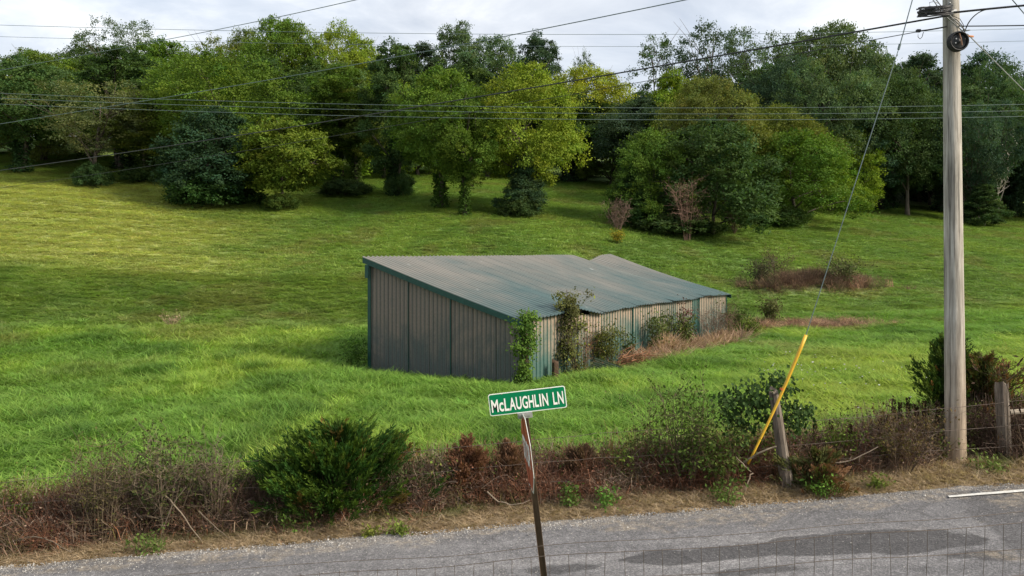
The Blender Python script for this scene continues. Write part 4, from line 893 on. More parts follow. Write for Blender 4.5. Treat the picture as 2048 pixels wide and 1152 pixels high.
plant('broken_branch', 'dead branch with hanging dark curled leaves at the right edge of the photograph', 2055, 880, twig_mb(29, m_of(255), m_of(120), 5, 5, .014, (.12, .09, .065), 120, .14, (.05, .03, .02), lw=.3, lo=.6), cat='branch', d=14.4)
for k, (px, base, w, h, c) in enumerate([(1212, 1016, 60, 34, (.08, .17, .03)), (795, 1086, 46, 20, (.11, .15, .03)), (742, 1090, 30, 14, (.13, .15, .03)), (1640, 990, 70, 30, (.09, .17, .03)), (1755, 978, 60, 18, (.11, .15, .03)),
                                         (600, 1060, 120, 26, (.07, .12, .025)), (1140, 1016, 34, 40, (.08, .14, .03)), (1980, 945, 80, 22, (.11, .15, .04)), (1455, 1006, 60, 26, (.08, .13, .03)), (300, 1100, 90, 22, (.08, .12, .03))]):
    labs = ['bright green weed clump on the verge right of the sign post', 'green weed tuft growing in the gravel left of the sign post', 'small yellowish weed tuft at the gravel edge', 'green weed at the foot of the low rusty juniper',
            'low yellow green weed on the verge left of the utility pole', 'low green ground plants under the large juniper', 'upright green weed close right of the sign post', 'pale green weed patch right of the utility pole base',
            'small green weed below the low leafy shrub', 'low weeds under the twiggy shrub at the left']
    plant('weed', labs[k], px, base, twig_mb(60 + k, m_of(h), m_of(w), 12, 4, .004, (.09, .13, .03), 220, .06, c, lo=.0, lcol2=tuple(x * 1.4 for x in c), fine=1), cat='weed', group='weeds on the verge', d=depth_for(px, base, 13.0, 15))
# dock stalks: dark seed heads in a row
rk = random.Random(8)
for k, (px, top) in enumerate([(1760, 838), (1772, 830), (1787, 800), (1800, 806), (1816, 796), (1833, 812), (1848, 804), (1875, 806), (1700, 850), (1662, 842), (1630, 850)]):
    d = 14.9 + rk.uniform(-.2, .3); X = (px - CPX) / FPX * d; z = zg(X, d); h = (HPY - top) / FPX * d - z
    mb = MB().tube([(0, 0, -.05), (.01, 0, h * .5), (rk.uniform(-.04, .04), 0, h)], [.008, .007, .004], 5, (.05, .032, .022)); r = np.random.default_rng(k)
    n = 130; t = r.uniform(.66, 1, n); a = r.uniform(0, 6.28, n); pos = np.stack([np.cos(a) * .014, np.sin(a) * .014, t * h], 1)
    mb.leaves(pos, np.stack([np.cos(a), np.sin(a), np.full(n, 1.2)], 1), r.normal(0, 1, (n, 3)), .045, .026, np.array([.045, .026, .018]) * r.uniform(.7, 1.4, (n, 1)))
    thing('dock_stalk', 'dark brown seed stalk standing in the brush between the leaning post and the utility pole', 'weed', (X, d, z), group='dark seed stalks in the brush', data=mb.mesh('dock_stalk', M_PLANT))
for k, (px, base, top, lab) in enumerate([(872, 985, 872, 'tan dried grass stalk with drooping blades left of the dead juniper'), (1222, 970, 850, 'thin pale dried stalk rising above the brush right of the street sign')]):
    d = 14.6; h = m_of(base - top, d); mb = tuft(90 + k, 16, h, .12, .35, .018, (1, 1, 1), 1.0); mb.c = [c * np.array([.30, .21, .10]) for c in mb.c]
    mb.tube([(0, 0, 0), (.02, 0, h * .6), (.05, 0, h)], [.01, .008, .004], 4, (.26, .17, .08)); plant('dry_stalk', lab, px, base, mb, cat='weed', d=d)

# the brown tangle of the hedge (nobody could count it)
def bramble(seed, n=40, leaf=60):
    r = np.random.default_rng(seed); mb = MB()
    for s in range(n):
        a = r.uniform(0, 6.28); b = r.uniform(0, .35); st = np.array([math.cos(a) * b, math.sin(a) * b, -.03]); a2 = r.uniform(0, 6.28); R = r.uniform(.05, .5); hh = r.uniform(.45, 1.05)
        q = np.linspace(0, 1, 6)[:, None]; end = st + np.array([math.cos(a2) * R, math.sin(a2) * R, 0])
        drop = r.uniform(0, 1) ** 4
        pts = st * (1 - q) + end * q; pts[:, 2] = (hh * (1.6 * q - drop * .9 * q ** 2.4) / 1.6)[:, 0]; pts += np.cumsum(r.normal(0, .022, (6, 3)), 0) * q
        mb.tube(pts, r.uniform(.003, .007) * (1 - .6 * q[:, 0]), 3, np.array([1.1, 1.05, 1.0]) * r.choice([.55, .8, 1.0, 1.5], p=[.3, .3, .3, .1]), cap=False)
    tf = tuft(seed + 300, 26, .8, .38, .35, .008, (1.2, 1.15, 1.1), .7); mb.add(tf.v[0], tf.q[0], tf.t[0], tf.c[0] * np.array([1.55, 1.5, 1.35]))
    for s in range(n):                                     # criss-cross fine twigs
        c0 = np.array([r.normal(0, .25), r.normal(0, .25), r.uniform(.05, .75)]); d = r.normal(0, 1, 3); d[2] *= .6; L = r.uniform(.12, .35)
        q = np.linspace(0, 1, 4)[:, None]; mb.tube(c0 + d / np.linalg.norm(d) * L * q + np.cumsum(r.normal(0, .015, (4, 3)), 0) * q, .0028, 3, np.ones(3) * r.choice([.6, 1.0, 1.6], p=[.4, .45, .15]), cap=False)
    pos = np.stack([r.normal(0, .26, leaf), r.normal(0, .26, leaf), r.uniform(.0, .85, leaf)], 1)
    mb.leaves(pos, r.normal(0, 1, (leaf, 3)), r.normal(0, .7, (leaf, 3)) + np.array([0, 0, .6]), r.uniform(.03, .065, leaf), r.uniform(.018, .035, leaf), np.array([.95, .85, .8]) * r.uniform(.45, 1.25, (leaf, 1)), .15)
    return mb
def hedge():
    pc = proto_collection('bramble', [bramble(i).mesh('bramble', M_BRUSH) for i in range(7)])
    n = 1750; px = RG.uniform(-150, 2200, n)
    hp = np.interp(px, [-150, 0, 100, 200, 450, 620, 800, 900, 1020, 1100, 1300, 1450, 1560, 1700, 1850, 2000, 2200], [.75, .80, .8, .95, .85, .75, .80, .92, .85, .78, .82, .84, .78, .84, .95, .98, .9]) * 1.15
    d0 = 13.9; X = (px - CPX) / FPX * d0; e = road_edge(X); f0 = .70 + .38 * np.clip(px / 2048, 0, 1); Y = e + f0 + .24 + np.abs(RG.normal(0, .42, n)); Y[: n // 3] = (e + f0)[: n // 3] + RG.uniform(0, .56, n // 3); X = (px - CPX) / FPX * Y
    ok = ~((np.abs(px - 1912) < 62) & (Y < 15.15)); px, X, Y, e, hp, f0 = (a_[ok] for a_ in (px, X, Y, e, hp, f0)); n = len(X)
    h = hp * RG.uniform(.55, 1.05, n) * (0.55 + 0.45 * sstep(f0, f0 + .6, Y - e)); w = RG.uniform(.7, 1.15, n)
    pal = np.array([[.175, .115, .085], [.24, .18, .14], [.205, .105, .07], [.30, .24, .195], [.125, .12, .055], [.115, .08, .065]])
    zone = fbm(px * .006, px * 0, 66, 3) + RG.normal(0, .16, n); pr = np.clip(np.floor(6 * sstep(.18, .82, zone)), 0, 5).astype(int); pr = np.array([2, 0, 3, 1, 4, 5])[pr]; g = pal[pr] * RG.uniform(.8, 1.2, (n, 1))
    scatter('bramble_tangle', np.stack([X, Y, Zg(X, Y) - .03], 1), np.stack([RG.normal(0, .18, n), RG.normal(0, .18, n), RG.uniform(0, 6.28, n)], 1), np.stack([w, w, h], 1), g, pc, 7, RG)
    # green sprigs growing through it
    lp = proto_collection('hedge_sprig', [twig_mb(140 + i, .8, .5, 4, 4, .004, (1.3, .9, .6), 130, .055, (.9, 1.2, .3), lo=.2, lcol2=(1.3, 1.2, .5), fine=1).mesh('sprig', M_BRUSH) for i in range(4)])
    n = 120; px = RG.uniform(-100, 2150, n); X = (px - CPX) / FPX * 14.3; Y = road_edge(X) + 1.0 + np.abs(RG.normal(0, .5, n)); X = (px - CPX) / FPX * Y; s = RG.uniform(.7, 1.3, n)
    scatter('hedge_sprigs', np.stack([X, Y, Zg(X, Y)], 1), np.stack([RG.normal(0, .2, n), RG.normal(0, .2, n), RG.uniform(0, 6.28, n)], 1), np.stack([s, s, s], 1), np.array([.10, .125, .07]) * RG.uniform(.6, 1.3, (n, 1)), lp, 4, RG)
hedge()

# ------------------------------------------------------------------ plants against the shed
def at_shed(name, label, u, v, mb, cat='shrub', group=None):
    x, y, z = shed_pt(u, v); return thing(name, label, cat, (x, y, z), (0, 0, math.atan2(SU[1], SU[0])), group, mb.mesh(name, M_PLANT))
def vine_mb(seed, path, wid, n, lsz, lcol, lcol2, thick=.22, stem=(.12, .09, .06)):
    r = np.random.default_rng(seed); mb = MB(); path = np.array(path, float); tt = np.linspace(0, 1, len(path))
    for s in range(6):
        q = np.linspace(0, 1, 12); p = np.stack([np.interp(q, tt, path[:, i]) for i in range(3)], 1) + np.cumsum(r.normal(0, .03, (12, 3)), 0)
        mb.tube(p, .018 * (1 - .6 * q), 4, stem, cap=False)
    q = r.uniform(0, 1, n); p = np.stack([np.interp(q, tt, path[:, i]) for i in range(3)], 1); w = np.interp(q, np.linspace(0, 1, len(wid)), wid)
    ncl = 46; cq = r.uniform(0, 1, ncl); cc = np.stack([np.interp(cq, tt, path[:, i]) for i in range(3)], 1) + r.normal(0, 1, (ncl, 3)) * np.interp(cq, np.linspace(0, 1, len(wid)), wid)[:, None] * np.array([.8, .55, .4])
    k = r.integers(0, ncl, n); p = np.where(r.uniform(0, 1, (n, 1)) < .72, cc[k] + r.normal(0, .095, (n, 3)), p + r.normal(0, 1, (n, 3)) * w[:, None] * np.array([.7, .5, .3]))
    cb = r.uniform(0, 1, ncl)[k][:, None] * .7 + .3 * r.uniform(0, 1, (n, 1)); c = np.array(lcol) * (1 - cb) + np.array(lcol2) * cb
    mb.leaves(p, r.normal(0, 1, (n, 3)) + np.array([0, -.3, -.7]), r.normal(0, .5, (n, 3)) + np.array([-.2, -.9, .6]), lsz * r.uniform(.6, 1.3, n), lsz * .6 * r.uniform(.7, 1.2, n), c * r.uniform(.8, 1.2, (n, 1)), .12)
    return mb
at_shed('climbing_vine', 'bright green creeper climbing the near corner of the shed to the eave', 0, 0,
        vine_mb(1, [(-.12, -.12, 0), (-.05, -.16, .5), (.02, -.2, 1.2), (.05, -.2, 1.9), (.22, -.18, 2.3)], [.08, .12, .26, .28, .34, .22], 2500, .105, (.035, .085, .016), (.115, .195, .03)), 'vine')
at_shed('climbing_vine', 'tall half dry vine growing up the long wall and over the eave of the shed', 2.6, 0,
        vine_mb(2, [(.1, -.45, 0), (.05, -.4, .6), (-.05, -.32, 1.2), (.05, -.28, 1.8), (.1, -.22, 2.3), (.25, -.15, 2.75)], [.5, .42, .34, .36, .38, .34], 2500, .10, (.06, .055, .028), (.115, .13, .035)), 'vine')
at_shed('sapling', 'pale green leafy shoot topping the tall half dry vine above the eave', 2.75, -.15,
        twig_mb(31, 2.6, .55, 6, 6, .012, (.17, .13, .09), 520, .11, (.15, .19, .035), lo=.72, lcol2=(.22, .24, .05)))
at_shed('dead_shrub', 'reddish dry stems standing before the wall beside the half dry vine', 3.5, -.35, twig_mb(32, 1.5, .6, 16, 6, .010, (.16, .085, .05), 120, .08, (.16, .09, .05)))
at_shed('shrub', 'olive shrub growing out of the gap in the long wall', 5.0, -.45, twig_mb(33, 1.45, 1.0, 16, 8, .010, (.13, .11, .07), 2100, .085, (.08, .095, .025), lo=.05, lcol2=(.14, .15, .035)))
at_shed('sapling', 'grey leafed sapling against the middle of the long wall', 9.4, -.4, twig_mb(34, 1.75, 1.3, 9, 7, .012, (.16, .13, .10), 620, .12, (.055, .08, .025), lo=.35, lcol2=(.13, .16, .05)))
at_shed('shrub', 'low leafy shrub left of the dead red stalk on the long wall', 11.3, -.6, twig_mb(35, 1.25, 1.5, 10, 7, .014, (.12, .08, .06), 900, .13, (.05, .075, .02), lo=.15, lcol2=(.13, .16, .045)))
at_shed('dead_shrub', 'upright dark red dead stalk with curled leaves before the long wall', 12.0, -.55, twig_mb(36, 1.85, .5, 9, 6, .014, (.10, .055, .045), 420, .12, (.11, .055, .045), lo=.2))
at_shed('dead_shrub', 'bare reddish brush leaning against the right part of the long wall', 15.3, -.7, twig_mb(37, 1.5, 2.6, 26, 8, .010, (.19, .12, .09), 260, .07, (.16, .10, .07), lo=.1))
at_shed('sapling', 'thin sapling with few leaves near the far end of the long wall', 17.2, -.6, twig_mb(38, 1.9, 1.8, 10, 8, .010, (.17, .14, .10), 260, .09, (.10, .12, .04), lo=.45))
at_shed('bush', 'small dark bush beyond the far corner of the shed', 19.6, -.3, twig_mb(39, 1.15, 1.5, 16, 8, .010, (.10, .08, .05), 1500, .11, (.045, .075, .02), lo=.0, lcol2=(.09, .14, .03)), 'bush')
at_shed('bush', 'bright green weed bush at the far end of the dry grass strip', 18.6, -1.3, twig_mb(40, .75, 1.1, 12, 7, .008, (.10, .09, .05), 900, .11, (.07, .11, .02), lo=.0, lcol2=(.14, .19, .03)), 'bush')
at_shed('shrub', 'thin weeds sprouting from the foot of the wall left of the joint strip', 7.3, -.3, twig_mb(41, .95, .7, 8, 6, .008, (.12, .10, .06), 280, .10, (.05, .075, .02), lo=.1))
at_shed('bush', 'dark tall grass clump at the far left corner of the shed', -.4, 6.7, tuft(77, 150, 1.1, .55, .4, .02).mesh and twig_mb(42, 1.0, 1.3, 14, 7, .007, (.06, .09, .02), 900, .13, (.045, .10, .018), lo=.0, lw=.25), 'bush')
def brush_pile():
    r = np.random.default_rng(3); x, y, z = shed_pt(6.3, -1.0); z += .06; root = thing('brush_pile', 'heap of red brown cut branches lying before the long wall of the shed', 'brush pile', (x, y, z), (0, 0, math.atan2(SU[1], SU[0])))
    for k in range(46):
        a = r.normal(0.1, .5); L = r.uniform(.7, 2.1); c = np.array([r.normal(0, .6), r.normal(0, .28), abs(r.normal(.22, .16))]); q = np.linspace(-.5, .5, 6)[:, None]
        d = np.array([math.cos(a), math.sin(a) * .6, r.normal(.08, .14)]); pts = c + d * L * q + np.cumsum(r.normal(0, .02, (6, 3)), 0); pts[:, 2] = np.maximum(pts[:, 2], .02)
        link('branch', MB().tube(pts, r.uniform(.008, .022) * (1 - .5 * (q[:, 0] + .5)), 5, np.array([.23, .115, .065]) * r.uniform(.45, 1.35)).mesh('branch', M_PLANT), root)
    mb = MB(); n = 700; p = np.stack([r.normal(0.1, .75, n), r.normal(-.05, .35, n), np.abs(r.normal(0, .16, n))], 1)
    mb.leaves(p, r.normal(0, 1, (n, 3)) * np.array([1, 1, .35]), r.normal(0, 1, (n, 3)), r.uniform(.12, .3, n), .016, np.array([.20, .115, .07]) * r.uniform(.4, 1.4, (n, 1)))
    link('twigs', mb.mesh('twigs', M_PLANT), root, kind='stuff')
brush_pile()
def straw(name, u0, u1, v0, v1, n, col, hh, seed):
    r = np.random.default_rng(seed); u = r.uniform(u0, u1, n); v = v0 + (v1 - v0) * r.beta(1.3, 1.6, n)
    X = SHED0[0] + SU[0] * u + SV[0] * v; Y = SHED0[1] + SU[1] * u + SV[1] * v; h = hh * r.uniform(.4, 1.3, n); s = r.uniform(.4, .8, n); w = r.uniform(.6, 1.3, (n, 1))
    scatter(name, np.stack([X, Y, Zg(X, Y) - .01], 1), np.stack([r.normal(0, .4, n), r.normal(0, .4, n), r.uniform(0, 6.28, n)], 1), np.stack([s, s, h], 1), np.array(col) * w, drytuft, 4, r)
straw('dry_grass_strip', 6.6, 18.0, -.25, -1.9, 1100, (.36, .245, .175), .09, 3)
straw('dry_grass_strip', 9.6, 10.6, -.2, -.9, 160, (.42, .29, .20), .7, 4)
def mound_brush():
    r = np.random.default_rng(6)
    n = 230; X = 20.6 + r.normal(0, 2.0, n); Y = 58 + r.normal(0, .8, n); h = r.uniform(.4, 1.0, n); w = r.uniform(1.0, 1.8, n)
    pal = np.array([[.20, .13, .09], [.15, .10, .075], [.24, .17, .12], [.10, .11, .045]]); g = pal[r.choice(4, n, p=[.4, .25, .2, .15])] * r.uniform(.7, 1.3, (n, 1)) * (.75 + .55 * sstep(20.5, 23.5, X))[:, None]
    pc = bpy.data.collections.get('bramble')
    scatter('brush_mound', np.stack([X, Y, Zg(X, Y)], 1), np.stack([r.normal(0, .3, n), r.normal(0, .3, n), r.uniform(0, 6, n)], 1), np.stack([w, w, h], 1), g, pc, 7, r)
    n = 150; X = 15.4 + r.normal(0, 1.7, n); Y = 44.0 + r.normal(0, .6, n); h = r.uniform(.15, .5, n); w = r.uniform(.7, 1.3, n); g = pal[r.choice(3, n)] * r.uniform(1.2, 2.0, (n, 1))
    scatter('brush_patch', np.stack([X, Y, Zg(X, Y)], 1), np.stack([r.normal(0, .3, n), r.normal(0, .3, n), r.uniform(0, 6, n)], 1), np.stack([w, w, h], 1), g, pc, 7, r)
mound_brush()
F = lambda name, label, px, base, hpx, wpx, cat='shrub', **kw: (lambda d: plant(name, label, px, base, twig_mb(kw.pop('seed'), hpx / FPX * d, wpx / FPX * d, **kw), cat, d=d))(depth_for(px, base, 30))
F('shrub', 'small olive shrub on the dry patch right of the shed', 1542, 650, 52, 46, seed=71, stems=16, forks=8, rad=.012, nleaf=900, lsz=.13, lcol=(.07, .085, .025), lcol2=(.13, .13, .05), lo=.1)
F('shrub', 'low olive shrub growing on the right half of the brush mound', 1690, 572, 46, 90, seed=82, stems=18, forks=8, rad=.014, nleaf=1300, lsz=.15, lcol=(.06, .085, .03), lcol2=(.12, .12, .05), lo=.0)
F('shrub', 'dark low shrub on the left half of the brush mound', 1520, 566, 40, 70, seed=83, stems=18, forks=8, rad=.014, nleaf=1000, lsz=.15, lcol=(.05, .065, .03), lcol2=(.09, .08, .045), lo=.0)
F('dead_shrub', 'brown bare bush on the left end of the brush mound', 1555, 560, 62, 60, seed=72, stems=18, forks=8, rad=.016, wood=(.13, .09, .065), nleaf=500, lsz=.12, lcol=(.12, .09, .05))
F('dead_shrub', 'reddish bare dead cedar standing before the dark grove', 1372, 482, 112, 84, seed=73, stems=9, forks=14, rad=.035, wood=(.24, .15, .12), nleaf=1100, lsz=.16, lcol=(.22, .14, .11), lo=.1, fine=4, lw=.3)
F('dead_shrub', 'pinkish brown bare brush at the left foot of the grove', 1236, 462, 55, 62, seed=74, stems=22, forks=10, rad=.022, wood=(.18, .125, .10), nleaf=500, lsz=.13, lcol=(.16, .11, .09), fine=4)
F('dead_shrub', 'faint brown brush under the gap in the grove', 1470, 468, 50, 50, seed=75, stems=18, forks=9, rad=.02, wood=(.16, .11, .085), nleaf=400, lsz=.12, lcol=(.13, .10, .06), fine=3)
F('dead_shrub', 'small tan heap of dead weeds in the long grass left of the shed', 342, 655, 24, 40, seed=81, stems=16, forks=6, rad=.012, wood=(.36, .27, .19), nleaf=120, lsz=.10, lcol=(.27, .21, .13), lo=.0)
F('goldenrod', 'yellow flowering clump on the grass at the left foot of the grove', 1236, 488, 24, 24, seed=76, cat='weed', stems=14, forks=5, rad=.012, wood=(.08, .11, .03), nleaf=520, lsz=.14, lcol=(.36, .27, .02), lo=.4, lcol2=(.16, .16, .03))
db = depth_for(1965, 400) - 20; plant('dead_branch', 'bare pale branches at the wood edge right of the utility pole', 1975, 0, twig_mb(77, 165 / FPX * db, 150 / FPX * db, 6, 7, .10, (.36, .33, .30), 0, fine=3, wild=.8), 'branch', d=db)
F('dead_tree', 'bare twigs of a dead tree top at the right end of the skyline', 2018, 395, 250, 120, cat='tree', seed=78, stems=6, forks=10, rad=.09, wood=(.14, .125, .115), nleaf=0, fine=5)

# ------------------------------------------------------------------ loose things by the long wall
def ribbed_sheet(L, W, n=7):
    xs = []; 
    for i in range(n): xs += [(i * W / n, 0), (i * W / n + .02, .02), (i * W / n + .05, .02), (i * W / n + .07, 0)]
    xs.append((W, 0)); xs = np.array(xs); V = np.array([np.stack([np.full(len(xs), y), xs[:, 0], xs[:, 1]], 1) for y in (0, L)]).reshape(-1, 3); m = len(xs); i = np.arange(m - 1)
    return MB().add(V, np.stack([i, i + 1, i + m + 1, i + m], -1))
x, y, z = shed_pt(3.55, -.75)
o = thing('loose_metal_sheet', 'pale ribbed metal sheet lying tilted in the weeds below the half dry vine', 'metal sheet', (x, y, z + .62), (math.radians(-52), math.radians(20), math.radians(12)), data=ribbed_sheet(1.1, .6).mesh('loose_metal_sheet', M_SHEETW))
x, y, z = shed_pt(1.55, -.35)
def post_mb(h, r0, r1, seed, lean=(0, 0), sides=10):
    r = np.random.default_rng(seed); q = np.linspace(0, 1, 9); mb = MB(); pts = np.stack([lean[0] * q, lean[1] * q, -.2 + (h + .2) * q], 1); th = np.linspace(0, 2 * math.pi, sides, endpoint=False)
    w = 1 + r.normal(0, .09, sides); V = np.array([[(p[0] + (r0 * (1 - t) + r1 * t) * w[k] * math.cos(a), p[1] + (r0 * (1 - t) + r1 * t) * w[k] * math.sin(a), p[2] + (.05 * r.normal() if t == 1 else 0)) for k, a in enumerate(th)] for p, t in zip(pts, q)])
    i = np.arange(8)[:, None] * sides; k = np.arange(sides)[None]; Q = np.stack([i + k, i + (k + 1) % sides, i + sides + (k + 1) % sides, i + sides + k], -1).reshape(-1, 4)
    return mb.add(V.reshape(-1, 3), Q, [(8 * sides, 8 * sides + j, 8 * sides + j + 1) for j in range(1, sides - 1)])
thing('stump', 'short dark weathered wooden post stub against the long wall near the creeper', 'post', (x, y, z), data=post_mb(.62, .12, .11, 4).mesh('stump', mat_plain('dark stump', (.075, .05, .035), .95, .1, var=.4, scale=9, stretch=(4, 4, .6), bump=.02)))

# ------------------------------------------------------------------ the old fence in the hedge
def mat_wood(name, a, b, c, scale=3.0, butt=None):
    m, nd, lk = new_mat(name); tc = N(nd, 'ShaderNodeTexCoord'); mp = N(nd, 'ShaderNodeMapping'); mp.inputs['Scale'].default_value = (7, 7, .5); lk.new(tc.outputs['Object'], mp.inputs[0])
    n = noise(nd, lk, scale, 8, 0.7, mp.outputs[0], .4); n2 = noise(nd, lk, .9, 4, .6, tc.outputs['Object'])
    r = ramp(nd, lk, n.outputs[0], [(0.30, a), (0.5, b), (0.68, c)]); r2 = ramp(nd, lk, n2.outputs[0], [(.3, g3(.8)), (.7, g3(1.15))])
    mp2 = N(nd, 'ShaderNodeMapping'); mp2.inputs['Scale'].default_value = (11, 11, .3); lk.new(tc.outputs['Object'], mp2.inputs[0]); n3 = noise(nd, lk, 1.6, 3, .5, mp2.outputs[0])
    ck = ramp(nd, lk, n3.outputs[0], [(.33, g3(.42)), (.41, g3(1))]); col = mixc(nd, lk, 1, mixc(nd, lk, 1, r.outputs[0], r2.outputs[0], 'MULTIPLY'), ck.outputs[0], 'MULTIPLY')
    if butt:                                                # browner treated wood near the butt
        sp = N(nd, 'ShaderNodeSeparateXYZ'); lk.new(tc.outputs['Object'], sp.inputs[0]); ad = N(nd, 'ShaderNodeMath', operation='MULTIPLY_ADD'); lk.new(n2.outputs[0], ad.inputs[0]); ad.inputs[1].default_value = 1.6; lk.new(sp.outputs[2], ad.inputs[2])
        br = ramp(nd, lk, ad.outputs[0], [(.0, g3(1)), (1.0, g3(0))]); br.color_ramp.elements[0].position = .0
        dv = N(nd, 'ShaderNodeMath', operation='DIVIDE'); lk.new(ad.outputs[0], dv.inputs[0]); dv.inputs[1].default_value = 3.4; lk.new(dv.outputs[0], br.inputs[0])
        col = mixc(nd, lk, br.outputs[0], col, mixc(nd, lk, 1, col, tuple(butt), 'MULTIPLY'))
    finish(nd, lk, col, .88, .15, bump=n.outputs[0], bump_d=.016, bump_s=.9); return m
M_OLDWOOD = mat_wood('grey split fence wood', (.06, .048, .04), (.17, .14, .115), (.30, .26, .22))
d = 13.98; X = (1578 - CPX) / FPX * d
thing('fence_post', 'old grey split wooden fence post leaning left in the brush by the yellow guard', 'fence post', (X, d, zg(X, d)), data=post_mb(m_of(192, d), .11, .07, 5, (-.24, .05)).mesh('fence_post', M_OLDWOOD))
d = 14.65; X2 = (2012 - CPX) / FPX * d
fp = thing('fence_post', 'old grey wooden fence post with a pale rail right of the utility pole', 'fence post', (X2, d, zg(X2, d)), data=post_mb(m_of(150, d), .11, .10, 6, (-.08, .0)).mesh('fence_post', M_OLDWOOD))
zr = (HPY - 824) / FPX * d
mbr = MB().tube([(X2 + .05, d - .02, zr), (X2 + 1.4, d + .05, zr + .06), (X2 + 2.9, d + .1, zr + .1)], .045, 8)
thing('fence_rail', 'pale weathered round rail running from the right hand fence post out of the photograph', 'fence rail', data=mbr.mesh('fence_rail', mat_plain('pale rail', (.36, .31, .25), .85, .15, var=.3, scale=5)))
M_WIRE = mat_plain('rusty wire', (.11, .085, .07), .6, .4, .3, var=.4, scale=30)
M_CABLE = mat_plain('black cable', (.022, .022, .025), .5, .4, var=.2)
M_STEEL = mat_plain('galvanised steel', (.34, .35, .36), .45, .5, .5, var=.25, scale=20)
M_LINEW = mat_plain('oxidised line wire', (.11, .15, .155), .5, .4, .2, var=.2)
for k, (z0, lab) in enumerate([(1.02, 'top barbed wire strand of the old hedge fence'), (.62, 'middle wire strand of the old hedge fence'), (.30, 'lowest wire strand of the old hedge fence')]):
    xs = np.linspace(-9.2, 11, 60); ys = road_edge(xs) + .86; zs = Zg(xs, ys) + z0 + .03 * np.sin(xs * .9 + k)
    thing('fence_wire', lab, 'wire', data=MB().tube(np.stack([xs, ys, zs], 1), .004, 4).mesh('fence_wire', M_WIRE))
# vine over the leaning post
def post_vine():
    d = 14.2; r = np.random.default_rng(4); X, _, _ = P(1565, 0, d); z = zg(X, d); mb = MB(); root = (X, d, z)
    blobs = [(1548, 770, 32, 26), (1530, 795, 30, 30), (1505, 800, 26, 24), (1475, 805, 30, 30), (1465, 840, 22, 34), (1490, 850, 20, 26), (1455, 800, 16, 16), (1560, 760, 24, 18), (1580, 820, 22, 22), (1600, 830, 24, 20), (1618, 818, 14, 12), (1590, 850, 24, 16), (1540, 830, 18, 22)]
    for px, py, w, h in blobs:
        c = np.array(P(px, py, d)) - np.array(root); n = int(w * h * .2); p = c + r.normal(0, 1, (n, 3)) * np.array([w * .62, w * .5, h * .62]) / FPX * d
        mb.leaves(p, r.normal(0, .6, (n, 3)) + np.array([0, -.2, -.9]), r.normal(0, .5, (n, 3)) + np.array([0, -.7, .7]), r.uniform(.05, .10, n), r.uniform(.04, .075, n), np.array([.04, .075, .022]) * r.uniform(.6, 1.6, (n, 1)), .1)
    for a, b in [((1575, 900), (1548, 770)), ((1560, 850), (1470, 800)), ((1565, 840), (1610, 820)), ((1500, 800), (1465, 870)), ((1580, 905), (1560, 780))]:
        q = np.linspace(0, 1, 6)[:, None]; pa, pb = (np.array(P(*t, d)) - np.array(root) for t in (a, b)); mb.tube(pa * (1 - q) + pb * q + np.array([0, 0, .12]) * q * (1 - q) + np.cumsum(r.normal(0, .015, (6, 3)), 0), .008, 4, (.10, .08, .05), cap=False)
    thing('climbing_vine', 'dark leafy vine draped over the leaning fence post by the yellow guard', 'vine', root, data=mb.mesh('climbing_vine', M_PLANT))
post_vine()
# broken pale sticks in the brush
for k, (a, b, c, r_, lab) in enumerate([((1488, 925), (1520, 905), (1552, 893), .022, 'grey dead pole lying from the guard foot up to the leaning fence post'), ((1472, 915), (1488, 930), (1503, 945), .014, 'pale bent stick in the brush below the yellow guard'),
      ((1506, 946), (1496, 965), (1489, 985), .012, 'pale snapped stick pointing down at the verge below the yellow guard'), ((1658, 924), (1700, 920), (1755, 893), .012, 'pale curved branch in the brush right of the leaning fence post'),
      ((975, 985), (1015, 1008), (1060, 1000), .013, 'grey curved branch lying behind the sign post'), ((330, 990), (365, 1030), (410, 1090), .012, 'pale straight stick leaning in the brush at the left'), ((318, 1085), (340, 1020), (372, 975), .012, 'pale bowed stick crossing the straight stick in the brush at the left'),
      ((20, 1085), (80, 1075), (145, 1105), .012, 'pale arched cane in the brush at the far left'), ((400, 1020), (430, 1055), (465, 1080), .010, 'thin pale cane sloping to the verge left of the large juniper')]):
    d = float(road_edge((b[0] - CPX) / FPX * 13.5)) + .42; q = [P(*a, d + .1), P(*b, d - .02), P(*c, d - .06)]; q = np.array(q); t = np.linspace(0, 1, 8)[:, None]; pts = q[0] * (1 - t) ** 2 + 2 * (2 * q[1] - .5 * q[0] - .5 * q[2]) * t * (1 - t) + q[2] * t ** 2
    r = np.random.default_rng(k); pts = pts + r.normal(0, .008, pts.shape)
    thing('stick', lab, 'stick', data=MB().tube(pts, r_ * (1 - .5 * t[:, 0]), 6, np.array([.27, .22, .17]) * r.uniform(.8, 1.2)).mesh('stick', M_PLANT))

